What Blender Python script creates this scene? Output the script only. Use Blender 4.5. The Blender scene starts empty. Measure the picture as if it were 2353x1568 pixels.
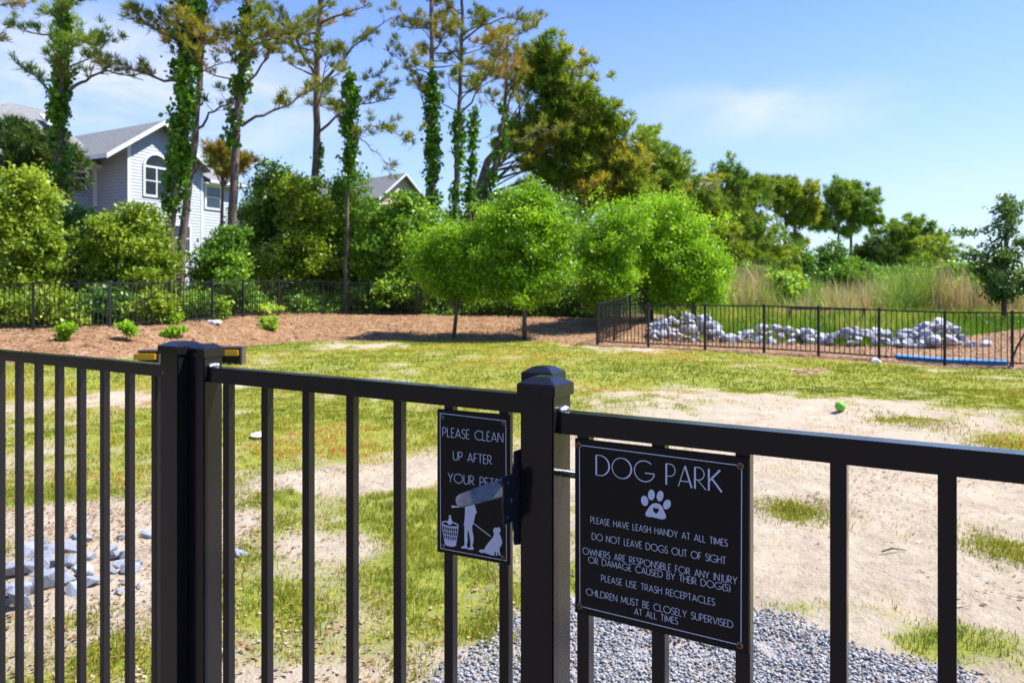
import bpy, bmesh, math, random
import numpy as np
from mathutils import Vector, Matrix

# ---------------------------------------------------------------- camera, sky, sun, exposure
S = bpy.context.scene
COL = S.collection
R = math.radians
F, CX, HY, H = 1720.0, 1176.0, 676.0, 1.5        # focal length, principal column, horizon row (photo 2352 px wide), eye height

cam = bpy.data.objects.new('camera', bpy.data.cameras.new('camera'))
COL.objects.link(cam)
cam.location = (0, 0, H)
cam.rotation_euler = (R(90), 0, 0)
cam.data.sensor_width = 36
cam.data.lens = F / 2352 * 36
cam.data.shift_y = -(784 - HY) / 2352
cam.data.clip_start = 0.05
cam.data.clip_end = 3000
cam.data.dof.use_dof = True
cam.data.dof.focus_distance = 1.15
cam.data.dof.aperture_fstop = 11.0
S.camera = cam

SUN_EL, SUN_AZ = R(58), R(86)                     # azimuth clockwise from +Y
sd = Vector((math.sin(SUN_AZ) * math.cos(SUN_EL), math.cos(SUN_AZ) * math.cos(SUN_EL), math.sin(SUN_EL)))
sun = bpy.data.objects.new('sun', bpy.data.lights.new('sun', 'SUN'))
COL.objects.link(sun)
sun.data.energy = 5.0
sun.data.angle = R(0.5)
sun.data.color = (1.0, 0.95, 0.87)
sun.rotation_euler = sd.to_track_quat('Z', 'Y').to_euler()

W = bpy.data.worlds.new('World')
S.world = W
W.use_nodes = True
wn, wl = W.node_tree.nodes, W.node_tree.links
wn.clear()
def wnode(t, **kw):
    n = wn.new(t)
    for k, v in kw.items():
        setattr(n, k, v)
    return n
sky = wnode('ShaderNodeTexSky', sky_type='NISHITA', sun_disc=False, sun_elevation=SUN_EL, sun_rotation=SUN_AZ,
            altitude=0.0, air_density=1.0, dust_density=0.1, ozone_density=4.0)
bg = wnode('ShaderNodeBackground')
bg.inputs['Strength'].default_value = 0.135
out = wnode('ShaderNodeOutputWorld')
tc = wnode('ShaderNodeTexCoord')
# thin cirrus wisps, placed by direction in the sky
def wmath(op, a, b=None, c=None):
    n = wnode('ShaderNodeMath', operation=op)
    for i, v in enumerate((a, b, c)):
        if v is None: continue
        if isinstance(v, (int, float)): n.inputs[i].default_value = v
        else: wl.new(v, n.inputs[i])
    return n.outputs[0]
def cirrus_patch(direction, rx, rz, amount):
    d = Vector(direction).normalized()
    m = wnode('ShaderNodeVectorMath', operation='SUBTRACT')
    wl.new(tc.outputs['Generated'], m.inputs[0]); m.inputs[1].default_value = d
    s = wnode('ShaderNodeVectorMath', operation='MULTIPLY')
    wl.new(m.outputs[0], s.inputs[0]); s.inputs[1].default_value = (1 / rx, 1 / rx, 1 / rz)
    l = wnode('ShaderNodeVectorMath', operation='LENGTH')
    wl.new(s.outputs[0], l.inputs[0])
    g = wmath('SUBTRACT', 1.0, l.outputs['Value'])
    g = wmath('MAXIMUM', g, 0.0)
    return wmath('MULTIPLY', g, amount)
mp = wnode('ShaderNodeMapping')
mp.inputs['Scale'].default_value = (3.0, 3.0, 9.0)
mp.inputs['Rotation'].default_value = (0, R(8), 0)
wl.new(tc.outputs['Generated'], mp.inputs['Vector'])
nz = wnode('ShaderNodeTexNoise')
nz.inputs['Scale'].default_value = 1.6
nz.inputs['Detail'].default_value = 7
nz.inputs['Roughness'].default_value = 0.55
nz.inputs['Distortion'].default_value = 0.6
wl.new(mp.outputs[0], nz.inputs['Vector'])
p1 = cirrus_patch((-0.52, 1, 0.265), 0.30, 0.11, 2.0)
p2 = cirrus_patch((0.33, 1, 0.245), 0.20, 0.05, 0.9)
p3 = cirrus_patch((0.60, 1, 0.16), 0.30, 0.09, 0.2)
ps = wmath('ADD', wmath('ADD', p1, p2), p3)
ns = wmath('MULTIPLY', wmath('SUBTRACT', nz.outputs['Fac'], 0.30), 2.2)
cl = wmath('MINIMUM', wmath('MULTIPLY', wmath('MAXIMUM', ns, 0.0), ps), 0.85)
mix = wnode('ShaderNodeMix', data_type='RGBA')
wl.new(cl, mix.inputs[0])
hs = wnode('ShaderNodeHueSaturation')
hs.inputs['Saturation'].default_value = 1.19
hs.inputs['Hue'].default_value = 0.518
wl.new(sky.outputs[0], hs.inputs['Color'])
# a thin high veil that pales the sky low down
sz = wnode('ShaderNodeSeparateXYZ'); wl.new(tc.outputs['Generated'], sz.inputs[0])
vf = wmath('MULTIPLY', wmath('SUBTRACT', 1.0, wmath('MINIMUM', wmath('MULTIPLY', wmath('MAXIMUM', sz.outputs['Z'], 0.0), 2.4), 1.0)), 0.76)
veil = wnode('ShaderNodeMix', data_type='RGBA')
wl.new(vf, veil.inputs[0]); wl.new(hs.outputs[0], veil.inputs[6]); veil.inputs[7].default_value = (2.12, 2.58, 3.35, 1)
wl.new(veil.outputs[2], mix.inputs[6])
mix.inputs[7].default_value = (3.5, 3.65, 3.9, 1)
wl.new(mix.outputs[2], bg.inputs['Color'])
wl.new(bg.outputs[0], out.inputs['Surface'])

S.view_settings.view_transform = 'Standard'
S.view_settings.look = 'None'
S.view_settings.exposure = 1.05
S.view_settings.gamma = 1
S.render.engine = 'CYCLES'
S.cycles.max_bounces = 6
S.cycles.transparent_max_bounces = 4
S.cycles.use_denoising = True

# ---------------------------------------------------------------- helpers
def at(px, py, Y):
    """the point that stands at depth Y where the photo shows column px, row py"""
    return Vector(((px - CX) / F * Y, Y, H - (py - HY) / F * Y))
def gp(px, py):
    """flat-ground point seen at px, py"""
    Y = H * F / (py - HY)
    return (px - CX) / F * Y, Y

def tag(o, label=None, cat=None, group=None, kind=None):
    for k, v in (('label', label), ('category', cat), ('group', group), ('kind', kind)):
        if v: o[k] = v
    return o
def empty(name, loc, label=None, cat=None, group=None):
    o = bpy.data.objects.new(name, None)
    o.empty_display_size = 0.1
    o.location = loc
    COL.objects.link(o)
    return tag(o, label, cat, group)
def link_mesh(name, me, mat, parent=None, loc=None):
    o = bpy.data.objects.new(name, me)
    COL.objects.link(o)
    if mat is not None and not me.materials:
        for m in (mat if isinstance(mat, (list, tuple)) else [mat]): me.materials.append(m)
    if parent is not None: o.parent = parent
    if loc is not None: o.location = loc
    return o
def np_mesh(name, V, Fc, mat, parent=None, origin=None, smooth=False, **attrs):
    """V (n,3), Fc (m,k) arrays -> one object; attrs are per-vertex floats"""
    V = np.asarray(V, np.float32)
    if origin is None:
        origin = parent.matrix_basis.translation if parent is not None else Vector((0, 0, 0))
        rel = (0, 0, 0)
    else:
        rel = tuple(origin) if parent is None else (0, 0, 0)
    V = V - np.array(tuple(origin), np.float32)
    Fc = np.asarray(Fc, np.int32)
    me = bpy.data.meshes.new(name)
    m, k = Fc.shape
    me.vertices.add(len(V)); me.vertices.foreach_set('co', V.ravel())
    me.loops.add(m * k); me.loops.foreach_set('vertex_index', Fc.ravel())
    me.polygons.add(m)
    me.polygons.foreach_set('loop_start', np.arange(0, m * k, k, dtype=np.int32))
    me.polygons.foreach_set('loop_total', np.full(m, k, np.int32))
    if smooth: me.polygons.foreach_set('use_smooth', np.ones(m, bool))
    me.update(calc_edges=True)
    for an, av in attrs.items():
        a = me.attributes.new(an, 'FLOAT', 'POINT')
        a.data.foreach_set('value', np.asarray(av, np.float32))
    return link_mesh(name, me, mat, parent, rel if parent is None else None)

class MB:
    """collects shapes for ONE mesh"""
    def __init__(s): s.v = []; s.f = []
    def add(s, vs, fs):
        b = len(s.v); s.v += [Vector(p) for p in vs]; s.f += [tuple(b + i for i in f) for f in fs]
    def box(s, o, ax, ay, az):
        o, ax, ay, az = map(Vector, (o, ax, ay, az))
        if ax.cross(ay).dot(az) < 0: o, ax = o + ax, -ax
        s.add([o, o + ax, o + ax + ay, o + ay, o + az, o + ax + az, o + ax + ay + az, o + ay + az],
              [(0, 3, 2, 1), (4, 5, 6, 7), (0, 1, 5, 4), (1, 2, 6, 5), (2, 3, 7, 6), (3, 0, 4, 7)])
    def tube(s, pts, rad, n=8, cap=True):
        pts = [Vector(p) for p in pts]
        if not hasattr(rad, '__len__'): rad = [rad] * len(pts)
        b = len(s.v); prev = None
        for i, p in enumerate(pts):
            t = (pts[min(i + 1, len(pts) - 1)] - pts[max(i - 1, 0)]).normalized()
            if prev is None:
                x = t.cross(Vector((0.3, 0.9, 0.31))).normalized()
            else:
                x = (prev - t * prev.dot(t)).normalized()
            prev = x; y = t.cross(x)
            for k in range(n):
                a = 2 * math.pi * k / n
                s.v.append(p + (x * math.cos(a) + y * math.sin(a)) * rad[i])
        for i in range(len(pts) - 1):
            for k in range(n):
                a0 = b + i * n + k; a1 = b + i * n + (k + 1) % n
                s.f.append((a0, a1, a1 + n, a0 + n))
        if cap:
            s.f.append(tuple(b + k for k in reversed(range(n))))
            e = b + (len(pts) - 1) * n
            s.f.append(tuple(e + k for k in range(n)))
    def prism(s, poly, depth):
        """poly: list of 3D points (planar), depth: vector"""
        n = len(poly); d = Vector(depth)
        b = len(s.v)
        s.v += [Vector(p) for p in poly] + [Vector(p) + d for p in poly]
        s.f.append(tuple(b + i for i in range(n)))
        s.f.append(tuple(b + n + i for i in reversed(range(n))))
        for i in range(n):
            j = (i + 1) % n
            s.f.append((b + i, b + n + i, b + n + j, b + j))
    def build(s, name, mat, parent=None, origin=None, bevel=0, smooth=False, seg=1):
        bm = bmesh.new()
        if origin is None:
            origin = parent.matrix_basis.translation.copy() if parent is not None else Vector((0, 0, 0))
        origin = Vector(origin)
        vs = [bm.verts.new(p - origin) for p in s.v]
        for f in s.f:
            try: bm.faces.new([vs[i] for i in f])
            except ValueError: pass
        bmesh.ops.recalc_face_normals(bm, faces=bm.faces)
        if bevel:
            ed = [e for e in bm.edges if len(e.link_faces) == 2 and e.calc_face_angle(0) > 0.5]
            bmesh.ops.bevel(bm, geom=ed, offset=bevel, segments=seg, affect='EDGES', clamp_overlap=True)
        if smooth:
            for f in bm.faces: f.smooth = True
        me = bpy.data.meshes.new(name)
        bm.to_mesh(me); bm.free()
        return link_mesh(name, me, mat, parent, None if parent is not None else origin)

# value noise
def _hash(ix, iy, seed):
    h = (ix.astype(np.int64) * 374761393 + iy.astype(np.int64) * 668265263 + seed * 974634777) & 0x7fffffff
    h = ((h ^ (h >> 13)) * 1274126177) & 0x7fffffff
    return ((h ^ (h >> 16)) & 0xffff) / 65535.0
def vnoise(x, y, seed=0):
    x = np.asarray(x, float); y = np.asarray(y, float)
    ix = np.floor(x); iy = np.floor(y); fx = x - ix; fy = y - iy
    fx = fx * fx * (3 - 2 * fx); fy = fy * fy * (3 - 2 * fy)
    a = _hash(ix, iy, seed); b = _hash(ix + 1, iy, seed); c = _hash(ix, iy + 1, seed); d = _hash(ix + 1, iy + 1, seed)
    return (a + (b - a) * fx) * (1 - fy) + (c + (d - c) * fx) * fy
def fbm(x, y, seed=0, oct=4):
    s = 0; amp = 0.5; tot = 0
    for o in range(oct):
        s = s + amp * vnoise(np.asarray(x) * 2 ** o, np.asarray(y) * 2 ** o, seed + o * 17); tot += amp; amp *= 0.5
    return s / tot
def sstep(a, b, x):
    t = np.clip((x - a) / (b - a), 0, 1)
    return t * t * (3 - 2 * t)

# ---------------------------------------------------------------- materials
def new_mat(name):
    m = bpy.data.materials.new(name); m.use_nodes = True
    return m, m.node_tree.nodes, m.node_tree.links, m.node_tree.nodes['Principled BSDF']
def tex(n, l, kind, scale, coord='Object', detail=4, rough=0.55):
    t = n.new(kind); c = n.new('ShaderNodeTexCoord')
    t.inputs['Scale'].default_value = scale
    if 'Detail' in t.inputs: t.inputs['Detail'].default_value = detail
    if 'Roughness' in t.inputs: t.inputs['Roughness'].default_value = rough
    l.new(c.outputs[coord], t.inputs['Vector'])
    return t
def ramp(n, l, src, stops):
    r = n.new('ShaderNodeValToRGB')
    e = r.color_ramp.elements
    while len(e) < len(stops): e.new(0.5)
    for el, (p, c) in zip(e, stops):
        el.position = p; el.color = (*c, 1) if len(c) == 3 else c
    l.new(src, r.inputs[0])
    return r
def bump(n, l, b, src, strength, dist):
    u = n.new('ShaderNodeBump')
    u.inputs['Strength'].default_value = strength; u.inputs['Distance'].default_value = dist
    l.new(src, u.inputs['Height']); l.new(u.outputs[0], b.inputs['Normal'])
    return u
def simple(name, col, rough=0.5, metal=0, var=0.15, scale=20, bmp=0.0, spec=0.5, coat=0.0):
    m, n, l, b = new_mat(name)
    t = tex(n, l, 'ShaderNodeTexNoise', scale)
    lo = tuple(c * (1 - var) for c in col); hi = tuple(min(1, c * (1 + var)) for c in col)
    r = ramp(n, l, t.outputs['Fac'], [(0.3, lo), (0.7, hi)])
    l.new(r.outputs[0], b.inputs['Base Color'])
    b.inputs['Roughness'].default_value = rough
    b.inputs['Metallic'].default_value = metal
    b.inputs['Specular IOR Level'].default_value = spec
    b.inputs['Coat Weight'].default_value = coat
    if bmp: bump(n, l, b, t.outputs['Fac'], bmp, 0.01)
    return m
def powder(name, col, rough):
    """black powder coat with faint orange peel, dust specks and smears"""
    m, n, l, b = new_mat(name)
    t = tex(n, l, 'ShaderNodeTexNoise', 900, detail=2)
    sp = tex(n, l, 'ShaderNodeTexVoronoi', 75)
    du = tex(n, l, 'ShaderNodeTexNoise', 14, detail=5)
    r = ramp(n, l, sp.outputs['Distance'], [(0.0, (1, 1, 1)), (0.035, (1, 1, 1)), (0.05, (0, 0, 0))])
    th = ramp(n, l, du.outputs['Fac'], [(0.60, (0, 0, 0)), (0.64, (1, 1, 1))])
    mu = n.new('ShaderNodeMath'); mu.operation = 'MULTIPLY'
    l.new(r.outputs[0], mu.inputs[0]); l.new(th.outputs[0], mu.inputs[1])
    mx = n.new('ShaderNodeMix'); mx.data_type = 'RGBA'
    l.new(mu.outputs[0], mx.inputs[0])
    mx.inputs[6].default_value = (*col, 1); mx.inputs[7].default_value = (0.25, 0.24, 0.22, 1)
    l.new(mx.outputs[2], b.inputs['Base Color'])
    rr = n.new('ShaderNodeMapRange'); l.new(du.outputs['Fac'], rr.inputs[0])
    rr.inputs[3].default_value = rough - 0.06; rr.inputs[4].default_value = rough + 0.12
    l.new(rr.outputs[0], b.inputs['Roughness'])
    b.inputs['Specular IOR Level'].default_value = 0.42
    bump(n, l, b, t.outputs['Fac'], 0.02, 0.0005)
    return m
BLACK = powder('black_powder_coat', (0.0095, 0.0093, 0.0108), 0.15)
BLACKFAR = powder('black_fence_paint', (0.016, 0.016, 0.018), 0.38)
SIGN = simple('black_sign_laminate', (0.009, 0.0085, 0.008), 0.4, var=0.1, scale=60, spec=0.3)
PRINT = simple('pale_lettering', (0.86, 0.87, 0.93), 0.55, var=0.03, scale=200)
LATCH = powder('latch_black_paint', (0.016, 0.018, 0.028), 0.36)
LEVER = simple('worn_lever_steel', (0.15, 0.148, 0.145), 0.42, metal=0.25, var=0.5, scale=35, bmp=0.05)
STEEL = simple('bare_weld_metal', (0.55, 0.56, 0.58), 0.28, metal=0.9, var=0.3, scale=120, bmp=0.4)
RUST = simple('rusty_screw_metal', (0.36, 0.19, 0.10), 0.5, metal=0.4, var=0.6, scale=400)
SCREWDARK = simple('screw_recess_dark', (0.012, 0.010, 0.009), 0.8)
ROD = simple('bolt_rod_metal', (0.25, 0.25, 0.26), 0.25, metal=0.9, var=0.2)

def leaf_mat(name, stops, trans=0.35, rough=0.45, spec=0.4):
    m, n, l, b = new_mat(name)
    a = n.new('ShaderNodeAttribute'); a.attribute_name = 'tone'
    r = ramp(n, l, a.outputs['Fac'], stops)
    l.new(r.outputs[0], b.inputs['Base Color'])
    b.inputs['Roughness'].default_value = rough
    b.inputs['Specular IOR Level'].default_value = spec
    tr = n.new('ShaderNodeBsdfTranslucent')
    g = n.new('ShaderNodeMix'); g.data_type = 'RGBA'; g.blend_type = 'MULTIPLY'; g.inputs[0].default_value = 1
    l.new(r.outputs[0], g.inputs[6]); g.inputs[7].default_value = (1.35, 1.25, 0.55, 1)
    l.new(g.outputs[2], tr.inputs['Color'])
    mx = n.new('ShaderNodeMixShader'); mx.inputs[0].default_value = trans
    l.new(b.outputs[0], mx.inputs[1]); l.new(tr.outputs[0], mx.inputs[2])
    l.new(mx.outputs[0], n['Material Output'].inputs['Surface'])
    return m
L_LIME = leaf_mat('bright_spring_leaf', [(0.0, (0.134, 0.275, 0.012)), (0.5, (0.246, 0.460, 0.017)), (1.0, (0.418, 0.643, 0.036))], 0.42)
L_YELLOW = leaf_mat('yellow_green_leaf', [(0.0, (0.116, 0.198, 0.017)), (0.5, (0.264, 0.380, 0.026)), (1.0, (0.462, 0.544, 0.058))], 0.38)
L_MID = leaf_mat('mid_green_leaf', [(0.0, (0.080, 0.190, 0.015)), (0.5, (0.184, 0.359, 0.025)), (1.0, (0.437, 0.590, 0.077))], 0.35)
L_DARK = leaf_mat('dark_evergreen_leaf', [(0.0, (0.034, 0.099, 0.013)), (0.5, (0.091, 0.208, 0.023)), (1.0, (0.229, 0.395, 0.058))], 0.28, 0.35)
L_IVY = leaf_mat('ivy_leaf', [(0.0, (0.032, 0.097, 0.010)), (0.5, (0.097, 0.241, 0.015)), (1.0, (0.241, 0.451, 0.048))], 0.3, 0.35)
L_OAK = leaf_mat('grey_green_oak_leaf', [(0.0, (0.058, 0.117, 0.024)), (0.5, (0.117, 0.214, 0.039)), (1.0, (0.234, 0.351, 0.098))], 0.3, 0.4)
L_WHITE = leaf_mat('white_blossom', [(0.0, (0.45, 0.50, 0.36)), (1.0, (0.75, 0.78, 0.68))], 0.3)
N_RUST = leaf_mat('sunlit_rusty_needles', [(0.0, (0.10, 0.19, 0.016)), (0.4, (0.22, 0.30, 0.03)), (0.65, (0.38, 0.33, 0.055)), (1.0, (0.52, 0.32, 0.10))], 0.5)
N_OLIVE = leaf_mat('olive_brown_needles', [(0.0, (0.09, 0.13, 0.014)), (0.4, (0.19, 0.24, 0.026)), (0.7, (0.30, 0.26, 0.045)), (1.0, (0.38, 0.24, 0.08))], 0.45)
N_GREEN = leaf_mat('green_pine_needles', [(0.0, (0.112, 0.224, 0.026)), (0.55, (0.266, 0.382, 0.040)), (0.85, (0.491, 0.446, 0.058)), (1.0, (0.754, 0.446, 0.100))], 0.3)
N_DARK = leaf_mat('dark_pine_needles', [(0.0, (0.025, 0.068, 0.013)), (0.6, (0.060, 0.127, 0.021)), (1.0, (0.152, 0.186, 0.034))], 0.25)
REED = leaf_mat('dry_reed_stalk', [(0.0, (0.332, 0.243, 0.128)), (0.55, (0.510, 0.396, 0.229)), (0.8, (0.587, 0.485, 0.306)), (1.0, (0.255, 0.383, 0.065))], 0.25)
MARSH = leaf_mat('marsh_grass_blade', [(0.0, (0.07, 0.16, 0.012)), (0.45, (0.17, 0.30, 0.02)), (0.75, (0.33, 0.38, 0.05)), (1.0, (0.48, 0.40, 0.18))], 0.4)
TURF = leaf_mat('lawn_grass_blade', [(0.0, (0.120, 0.176, 0.013)), (0.4, (0.256, 0.287, 0.020)), (0.68, (0.434, 0.342, 0.044)), (0.88, (0.630, 0.385, 0.132)), (1.0, (0.480, 0.132, 0.044))], 0.35)
PETAL = leaf_mat('yellow_petal', [(0.0, (0.6, 0.36, 0.01)), (1.0, (0.8, 0.5, 0.02))], 0.3)
LITTER = leaf_mat('dry_leaf_litter', [(0.0, (0.10, 0.055, 0.03)), (0.4, (0.24, 0.13, 0.06)), (0.8, (0.40, 0.27, 0.15)), (1.0, (0.5, 0.42, 0.32))], 0.1)

def bark_mat(name, a, bcol, scale=7):
    m, n, l, b = new_mat(name)
    c = n.new('ShaderNodeTexCoord'); mpn = n.new('ShaderNodeMapping')
    mpn.inputs['Scale'].default_value = (scale, scale, scale * 0.28)
    l.new(c.outputs['Object'], mpn.inputs[0])
    t = n.new('ShaderNodeTexNoise'); t.inputs['Scale'].default_value = 1.5; t.inputs['Detail'].default_value = 7
    t.inputs['Roughness'].default_value = 0.7
    l.new(mpn.outputs[0], t.inputs['Vector'])
    r = ramp(n, l, t.outputs['Fac'], [(0.35, a), (0.62, bcol)])
    l.new(r.outputs[0], b.inputs['Base Color']); b.inputs['Roughness'].default_value = 0.9
    bump(n, l, b, t.outputs['Fac'], 0.8, 0.05)
    return m
BARK = bark_mat('pine_bark', (0.045, 0.030, 0.024), (0.20, 0.145, 0.115))
BARKG = bark_mat('grey_bark', (0.05, 0.042, 0.034), (0.16, 0.135, 0.11), 12)

def rock_mat(name, lo, hi):
    m, n, l, b = new_mat(name)
    t = tex(n, l, 'ShaderNodeTexNoise', 9, detail=8, rough=0.65)
    oi = n.new('ShaderNodeObjectInfo')
    ad = n.new('ShaderNodeMath'); ad.operation = 'MULTIPLY_ADD'
    l.new(oi.outputs['Random'], ad.inputs[0]); ad.inputs[1].default_value = 0.5
    l.new(t.outputs['Fac'], ad.inputs[2])
    r = ramp(n, l, ad.outputs[0], [(0.35, lo), (0.75, tuple((x + y) / 2 for x, y in zip(lo, hi))), (1.0, hi)])
    l.new(r.outputs[0], b.inputs['Base Color']); b.inputs['Roughness'].default_value = 0.75
    bump(n, l, b, t.outputs['Fac'], 0.5, 0.04)
    return m
ROCK = rock_mat('pale_grey_granite', (0.20, 0.21, 0.235), (0.56, 0.58, 0.62))
ROCKN = rock_mat('bluish_grey_rock', (0.17, 0.19, 0.235), (0.36, 0.385, 0.45))

# ---------------------------------------------------------------- ground
BPX = np.array([-2500, -600, 0, 200, 454, 567, 665, 900, 1200, 1375, 1490, 1650, 1800, 2352, 4000.0])
TOE = np.array([6, 11, 15.5, 16.8, 19.6, 21.5, 23.2, 24.0, 24.0, 23.6, 23.0, 25, 30, 40, 60.0])
FEN = np.array([10, 17, 19.6, 20.2, 23.2, 26, 28, 29.5, 29.2, 28.4, 27.5, 32, 40, 60, 80.0])
FZ = np.array([.5, .5, .54, .56, .64, .72, .75, .68, .60, .57, .55, .30, .1, 0, 0.0])
FA, FB = np.array([2.54, 22.3]), np.array([11.15, 16.3])          # line of the far right fence
def right_line_Y(X):
    return FA[1] + (np.asarray(X) - FA[0]) * (FB[1] - FA[1]) / (FB[0] - FA[0])
def pxof(X, Y):
    return CX + F * np.asarray(X) / np.maximum(np.asarray(Y), 3.0)
def gz(X, Y):
    X = np.asarray(X, float); Y = np.asarray(Y, float)
    p = pxof(X, Y)
    toe = np.interp(p, BPX, TOE); fe = np.interp(p, BPX, FEN); z = np.interp(p, BPX, FZ)
    wob = (fbm(X * 0.5, Y * 0.5, 5) - 0.5) * 1.2
    b = z * sstep(0, 1, (Y - toe + wob * 0.5) / (fe - toe)) * (1 - sstep(60, 90, Y))
    dip = -0.12 * np.exp(-(((X - 10) / 4.5) ** 2 + ((Y - 16.4) / 2.6) ** 2))
    mound = 0.55 * np.exp(-(((X - 15.6) / 2.6) ** 2 + ((Y - 21.3) / 2.0) ** 2))
    hole = -0.10 * np.exp(-(((X - 5.55) / 0.35) ** 2 + ((Y - 14.3) / 0.35) ** 2)) + 0.08 * np.exp(-(((X - 5.95) / 0.35) ** 2 + ((Y - 14.5) / 0.4) ** 2))
    scuff = -0.022 * sstep(.60, .74, vnoise(X * 5.2, Y * 4.1, 55)) * sstep(2.6, 3.2, Y) * (1 - sstep(11, 14, Y))
    near = np.clip((Y + 10) / 12, 0, 1) * (1 - sstep(20, 40, Y))
    rough = ((fbm(X * 1.1, Y * 1.1, 9) - 0.5) * 0.06 + (fbm(X * 4, Y * 4, 12) - 0.5) * 0.025) * near
    return b + dip + mound + hole + rough + scuff
def gzs(x, y): return float(gz(np.array([x]), np.array([y]))[0])

SANDP = [(2000, 1000, 420, 110, 1.1), (1750, 1150, 420, 200, 1.0), (2220, 1170, 330, 150, .9), (1430, 1080, 150, 110, .5),
         (740, 1105, 110, 28, .8), (900, 1085, 120, 26, .8), (570, 1195, 60, 30, .7), (740, 1245, 110, 26, .5), (1130, 1200, 80, 100, .5),
         (150, 1195, 280, 46, 1.1), (190, 1300, 240, 90, .9), (80, 1450, 260, 70, .35), (1000, 1540, 120, 40, .4), (820, 794, 130, 9, .5), (600, 1560, 300, 40, .3),
         (930, 900, 180, 22, .35), (1500, 905, 150, 20, .3), (280, 915, 130, 16, .45), (1420, 800, 110, 10, .5), (1700, 845, 90, 8, .3)]
GRASSP = [(1840, 1175, 90, 26, 1.3), (2310, 1260, 100, 46, 1.3), (2290, 1012, 120, 26, .8), (2060, 962, 120, 7, .7), (1960, 1215, 60, 20, .6), (1400, 1150, 80, 60, .5),
          (1115, 1445, 40, 22, 1.0), (930, 1165, 90, 40, .6), (2200, 1470, 170, 50, .55), (1900, 1395, 160, 22, .45), (640, 1140, 60, 60, .5), (1000, 1270, 120, 60, .4), (600, 1380, 160, 50, .4),
          (1700, 1250, 40, 12, .6), (250, 1500, 60, 40, .6), (180, 1430, 60, 20, .5)]
def blob(X, Y, px, py, rx, ry):
    bx, by = gp(px, py)
    rX = rx / F * by; rY = by * by / (H * F) * ry
    return np.exp(-(((X - bx) / rX) ** 2 + ((Y - by) / rY) ** 2) ** 1.5 * 0.9)
GRAV = [(700, 1600), (960, 1560), (1060, 1480), (1180, 1405), (1320, 1385), (1700, 1420), (1900, 1445), (2000, 1490), (2200, 1550), (2300, 1580), (2600, 1700)]
gravXY = np.array([gp(*q) for q in GRAV])
def masks(X, Y):
    X = np.asarray(X, float); Y = np.asarray(Y, float)
    p = pxof(X, Y)
    n1 = fbm(X * 0.55, Y * 0.4, 21, 5); n2 = fbm(X * 2.6, Y * 2.0, 33, 5)
    g = 0.50 + 0.16 * sstep(1.2, -0.3, X) * sstep(6.5, 4.5, Y) + 0.24 * sstep(6, 9, Y) + 0.10 * sstep(10, 15, Y)
    for s in SANDP: g = g - s[4] * blob(X, Y, *s[:4])
    for s in GRASSP: g = g + s[4] * blob(X, Y, *s[:4])
    g = g + (n1 - 0.5) * 0.95 + (n2 - 0.5) * 1.0
    grass = np.clip(g, 0, 1)
    toe = np.interp(p, BPX, TOE)
    wob = (fbm(X * 0.9, Y * 0.9, 41, 3) - 0.5) * 1.6
    mul = sstep(-0.2, 0.5, Y - toe + wob * 0.6)
    rl = right_line_Y(X)
    mr = sstep(-0.75, -0.35, Y - rl + wob * 0.35) * (X > 1.5)
    mulch = np.maximum(mul, mr)
    mulch = np.maximum(mulch, np.clip(1.6 * blob(X, Y, 1858, 849, 34, 6), 0, 1))
    marsh = sstep(0, 1.2, Y - rl - np.interp(X, [2, 5, 9, 12.3, 13.6, 20], [7.0, 5.2, 4.2, 5.4, 11.5, 12]) + wob) * (X > 2.0) * sstep(0, 1, (X / np.maximum(Y, 1) - 0.17) * 14)
    far = sstep(33, 40, Y)
    marsh = np.maximum(marsh, far)
    gy = np.interp(X, gravXY[:, 0], gravXY[:, 1], left=-9, right=-9)
    grav = sstep(-0.12, 0.12, gy - Y + (n2 - 0.5) * 0.7) * (X > gravXY[0, 0])
    grav = np.maximum(grav, 0.9 * sstep(2.2, 1.6, Y))
    grass = grass * (1 - mulch) * (1 - grav)
    return grass, mulch, marsh, grav

def spaced(segs):
    o = []
    for a, b, st in segs: o += list(np.arange(a, b, st))
    return np.array(o + [segs[-1][1]])
gx = spaced([(-700, -120, 40), (-120, -40, 5), (-40, -18, 1.0), (-18, -6, 0.35), (-6, 6, 0.11), (6, 20, 0.3), (20, 45, 1.0), (45, 130, 5), (130, 700, 40)])
gyv = spaced([(-60, -6, 6), (-6, 2.4, 0.6), (2.4, 7, 0.07), (7, 14, 0.14), (14, 32, 0.3), (32, 60, 1.0), (60, 140, 5), (140, 1200, 60)])
GX, GY = np.meshgrid(gx, gyv)
GZ = gz(GX, GY)
mg, mm, ms, mv = masks(GX, GY)
nx, ny = len(gx), len(gyv)
ii = (np.arange(ny - 1)[:, None] * nx + np.arange(nx - 1)[None, :]).ravel()
m, n, l, b = new_mat('dog_park_ground')
def attr(nm):
    a = n.new('ShaderNodeAttribute'); a.attribute_name = nm; return a.outputs['Fac']
def mth(op, a, c=None):
    q = n.new('ShaderNodeMath'); q.operation = op
    for i, v in enumerate((a, c)):
        if v is None: continue
        if isinstance(v, (int, float)): q.inputs[i].default_value = v
        else: l.new(v, q.inputs[i])
    return q.outputs[0]
def mixc(f, a, c):
    q = n.new('ShaderNodeMix'); q.data_type = 'RGBA'
    l.new(f, q.inputs[0])
    for i, v in ((6, a), (7, c)):
        if isinstance(v, tuple): q.inputs[i].default_value = (*v, 1)
        else: l.new(v, q.inputs[i])
    return q.outputs[2]
nf = tex(n, l, 'ShaderNodeTexNoise', 14, detail=9, rough=0.7).outputs['Fac']
nm_ = tex(n, l, 'ShaderNodeTexNoise', 2.2, detail=7, rough=0.65).outputs['Fac']
nl = tex(n, l, 'ShaderNodeTexNoise', 0.35, detail=4).outputs['Fac']
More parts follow.
